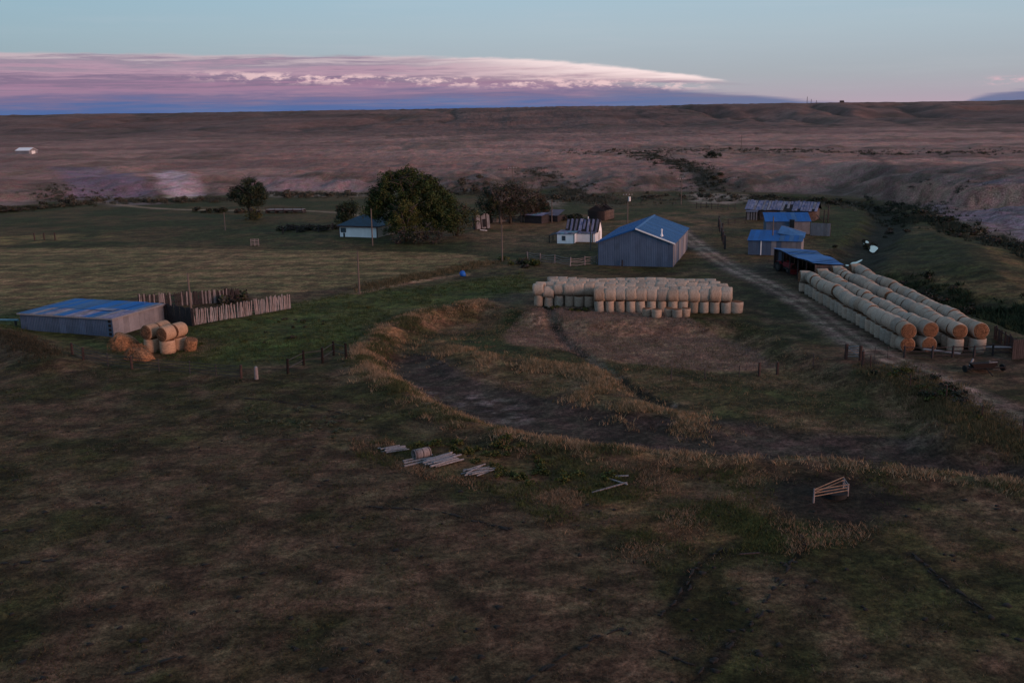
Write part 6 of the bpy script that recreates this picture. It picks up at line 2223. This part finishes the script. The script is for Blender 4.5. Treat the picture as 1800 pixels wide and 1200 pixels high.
x1, y1 = in_poly(PINK1, 14000, 8)
tufts('dry_grass', 'pinkish dry stubble before the central stack', x1, y1, mixcol(len(x1), (0.28, 0.185, 0.155), (0.15, 0.098, 0.085), 9), 0.10, 0.28, 7, 0.03, 0.7, 10)
x1, y1 = in_poly(WEEDS, 26000, 11)
x1, y1 = off_mud(*keep(x1, y1, 0.485, 4.0, 502))
n_ = (fbm(x1 / 3.5, y1 / 3.0, 3, 503) + np.random.default_rng(9).normal(0, 0.05, len(x1)))[:, None]
cw = np.where(n_ > 0.54, mixcol(len(x1), (0.31, 0.185, 0.115), (0.14, 0.086, 0.05), 12), np.where(n_ > 0.46, mixcol(len(x1), (0.12, 0.085, 0.045), (0.06, 0.05, 0.026), 15), mixcol(len(x1), (0.042, 0.052, 0.018), (0.095, 0.090, 0.032), 13)))
tufts('rank_grass', 'rank orange and green grass on the flat below the loop', x1, y1, cw, 0.07, 0.34, 8, 0.026, 0.9, 14)
x1, y1 = in_poly(BASIN, 26000, 15)
x1, y1 = keep(x1, y1, 0.50, 6.0, 504)
dm_, _ = seg_dist(x1, y1, MUD)
k_ = dm_ > 5.0
x1, y1 = x1[k_], y1[k_]
tufts('rank_grass', 'mixed low grass inside the loop', x1, y1, mixcol(len(x1), (0.22, 0.15, 0.095), (0.055, 0.060, 0.025), 16), 0.08, 0.32, 7, 0.03, 0.7, 17)
x1, y1 = in_poly(GREEN1, 20000, 18)
x1, y1 = keep(x1, y1, 0.42, 7, 505)
tufts('green_grass', 'green grass round the low shed and windbreak', x1, y1, mixcol(len(x1), (0.028, 0.050, 0.016), (0.075, 0.072, 0.028), 19), 0.1, 0.4, 7, 0.035, 0.7, 20)
NEARP = G([(-80, 640), (330, 650), (640, 660), (760, 740), (1050, 800), (1500, 840), (1880, 870), (1900, 1230), (-100, 1230)])
x1, y1 = off_mud(*in_poly(NEARP, 62000, 21))
cn = ground_color(x1, y1) * np.random.default_rng(5).uniform(.6, 2.3, (len(x1), 1))
tufts('pasture_grass', 'short grazed grass of the near pasture', x1, y1, cn, 0.05, 0.17, 5, 0.022, 0.9, 22, 0.16)
x1, y1 = in_poly(NEARP, 30000, 51)
x1, y1 = off_mud(*keep(x1, y1, 0.52, 2.2, 508))
n_ = (fbm(x1 / 7, y1 / 7, 3, 509) + np.random.default_rng(12).normal(0, 0.08, len(x1)))[:, None]
cw = np.where(n_ > 0.5, mixcol(len(x1), (0.12, 0.092, 0.068), (0.06, 0.048, 0.036), 52), mixcol(len(x1), (0.035, 0.042, 0.017), (0.075, 0.072, 0.030), 53))
tufts('pasture_grass', 'straw and green tufts standing out of the near pasture', x1, y1, cw, 0.07, 0.26, 8, 0.022, 1.1, 54, 0.2)
x1, y1 = along([(640, 508), (720, 490), (800, 474), (860, 462)], 1600, 1.4, 23)
tufts('dry_grass', 'tawny grass along the near edge of the hay field', x1, y1, mixcol(len(x1), (0.20, 0.14, 0.08), (0.05, 0.046, 0.022), 24), 0.2, 0.6, 8, 0.035, 0.6, 25)
x1, y1 = along([(1560, 650), (1650, 700), (1720, 740), (1800, 775)], 2600, 1.6, 26)
tufts('dry_grass', 'tawny grass on the verge of the right-hand track', x1, y1, mixcol(len(x1), (0.19, 0.125, 0.065), (0.045, 0.045, 0.02), 27), 0.2, 0.55, 8, 0.03, 0.6, 28)
x1, y1 = along([(0, 596), (40, 612), (90, 638)], 900, 1.2, 29)
tufts('dry_grass', 'pale grass on the small berm at the left edge', x1, y1, mixcol(len(x1), (0.09, 0.065, 0.042), (0.03, 0.028, 0.016), 30), 0.15, 0.45, 8, 0.03, 0.6, 31)


for k, (pix, n_, sp, z_, ca, cb, lab) in enumerate((([(90, 342), (180, 346), (280, 346), (420, 342)], 1500, 5.0, 1.5, (0.085, 0.08, 0.06), (0.05, 0.05, 0.036), 'low sagebrush covering the slope below the purple bare ground'),
        ([(-120, 380), (0, 370), (80, 364), (155, 358)], 1500, 3.0, 0.2, (0.05, 0.05, 0.034), (0.03, 0.034, 0.022), 'dense low brush of the hedge at the far left of the meadow'),
        ([(470, 334), (560, 336), (650, 334)], 900, 4.5, 1.5, (0.085, 0.08, 0.06), (0.05, 0.05, 0.036), 'low sagebrush between the lone tree and the cottonwood'),
        ([(760, 334), (850, 334), (930, 338), (1020, 344)], 1000, 4.5, 1.2, (0.075, 0.07, 0.055), (0.045, 0.045, 0.033), 'low sagebrush behind the half-dead grove'),
        ([(1340, 346), (1440, 348), (1530, 357), (1590, 368), (1640, 384)], 2200, 3.6, 0.6, (0.055, 0.055, 0.04), (0.03, 0.033, 0.022), 'dark brush mass along the bank beyond the log barn'),
        ([(1620, 378), (1700, 404), (1800, 440), (1900, 470)], 1500, 2.6, 0.6, (0.055, 0.055, 0.04), (0.03, 0.033, 0.022), 'dark brush mass on the bank above the right creek bend'),
        ([(1000, 330), (1150, 328), (1300, 330), (1500, 335), (1640, 345)], 1300, 9.0, 3.5, (0.12, 0.105, 0.085), (0.06, 0.056, 0.042), 'scattered sagebrush on the slope above the log barn'),
        ([(1540, 488), (1600, 505), (1660, 520), (1730, 540), (1800, 560), (1900, 590)], 1600, 2.0, -0.5, (0.035, 0.046, 0.022), (0.02, 0.028, 0.016), 'dark rank growth along the creek bed behind the bale rows'),
        ([(1110, 272), (1180, 283), (1220, 296), (1258, 307)], 1500, 4.5, 5.5, (0.065, 0.06, 0.045), (0.035, 0.036, 0.026), 'dark scrub filling the dry draw that crosses the plain'),
        ([(1000, 268), (1130, 266), (1260, 264), (1400, 264), (1600, 268), (1800, 264)], 1800, 9.0, 7.0, (0.09, 0.08, 0.06), (0.05, 0.046, 0.034), 'low scrub strip stretching across the distant plain'),
        ([(915, 298), (980, 306), (1015, 320), (1080, 328)], 900, 4.0, 5.0, (0.075, 0.07, 0.052), (0.045, 0.043, 0.032), 'low scrub in the shallow draw behind the grove'))):
    x1, y1 = along(pix, n_, sp, 600 + k, z_)
    x1, y1 = keep(x1, y1, 0.46, 5.0, 620 + k)
    tufts('sagebrush', lab, x1, y1, mixcol(len(x1), ca, cb, 640 + k), 0.3, 1.0, 12, 0.11, 0.8, 660 + k, 0.32)


def dung():
    r = np.random.default_rng(40)
    mb = MB()
    n = 8
    cnt = 0
    while cnt < 190:
        px, py = r.uniform(0, 1800), 700 + 500 * r.uniform(0, 1) ** 0.8
        P = at(px, py)
        if sdf(np.array([P.x]), np.array([P.y]), BASIN)[0] > -1:
            continue
        z = gz(P.x, P.y)
        R = r.uniform(.08, .26)
        e, a0 = r.uniform(.5, 1), r.uniform(0, 6.28)
        V = []
        for hh, k in ((0.0, 1.0), (0.05, 0.9), (0.08, 0.5)):
            for i in range(n):
                t_ = 6.283 * i / n
                q = R * k * (1 + .25 * math.sin(3 * t_ + a0))
                x, y = math.cos(t_) * q, math.sin(t_) * q * e
                V.append((P.x + x * math.cos(a0) - y * math.sin(a0), P.y + x * math.sin(a0) + y * math.cos(a0), z + hh))
        mb.add(V, [(j * n + i, j * n + (i + 1) % n, (j + 1) * n + (i + 1) % n, (j + 1) * n + i) for j in range(2) for i in range(n)] + [tuple(range(2 * n, 3 * n))])
        cnt += 1
    for pix in TRAILS:  # dark mud blobs along the trails, joined into the dung mesh
        L = G(pix, 0, 1)
        for (ax, ay), (bx, by) in zip(L[:-1], L[1:]):
            ln = math.hypot(bx - ax, by - ay)
            ang = math.atan2(by - ay, bx - ax)
            for q in range(int(ln / 0.55) + 1):
                if r.uniform() < 0.45:
                    continue
                f = r.uniform()
                cx, cy = ax + (bx - ax) * f + r.normal(0, .1), ay + (by - ay) * f + r.normal(0, .1)
                z = gz(cx, cy)
                la, wa, a0 = r.uniform(.12, .5), r.uniform(.06, .16), r.uniform(0, 6.28)
                V = []
                for hh, k in ((0.0, 1.0), (0.045, 0.92), (0.055, 0.5)):
                    for i in range(n):
                        t_ = 6.283 * i / n
                        w_ = k * (1 + .3 * math.sin(3 * t_ + a0) + .15 * math.sin(5 * t_ + 2 * a0))
                        x, y = math.cos(t_) * la * w_, math.sin(t_) * wa * w_
                        V.append((cx + x * math.cos(ang) - y * math.sin(ang), cy + x * math.sin(ang) + y * math.cos(ang), z + hh))
                mb.add(V, [(j * n + i, j * n + (i + 1) % n, (j + 1) * n + (i + 1) % n, (j + 1) * n + i) for j in range(2) for i in range(n)] + [tuple(range(2 * n, 3 * n))])
    stuff(obj('dung', mb.mesh('dung', M_DUNG, True)), 'dark dried cow dung and trail mud scattered over the near pasture', 'dung')


dung()
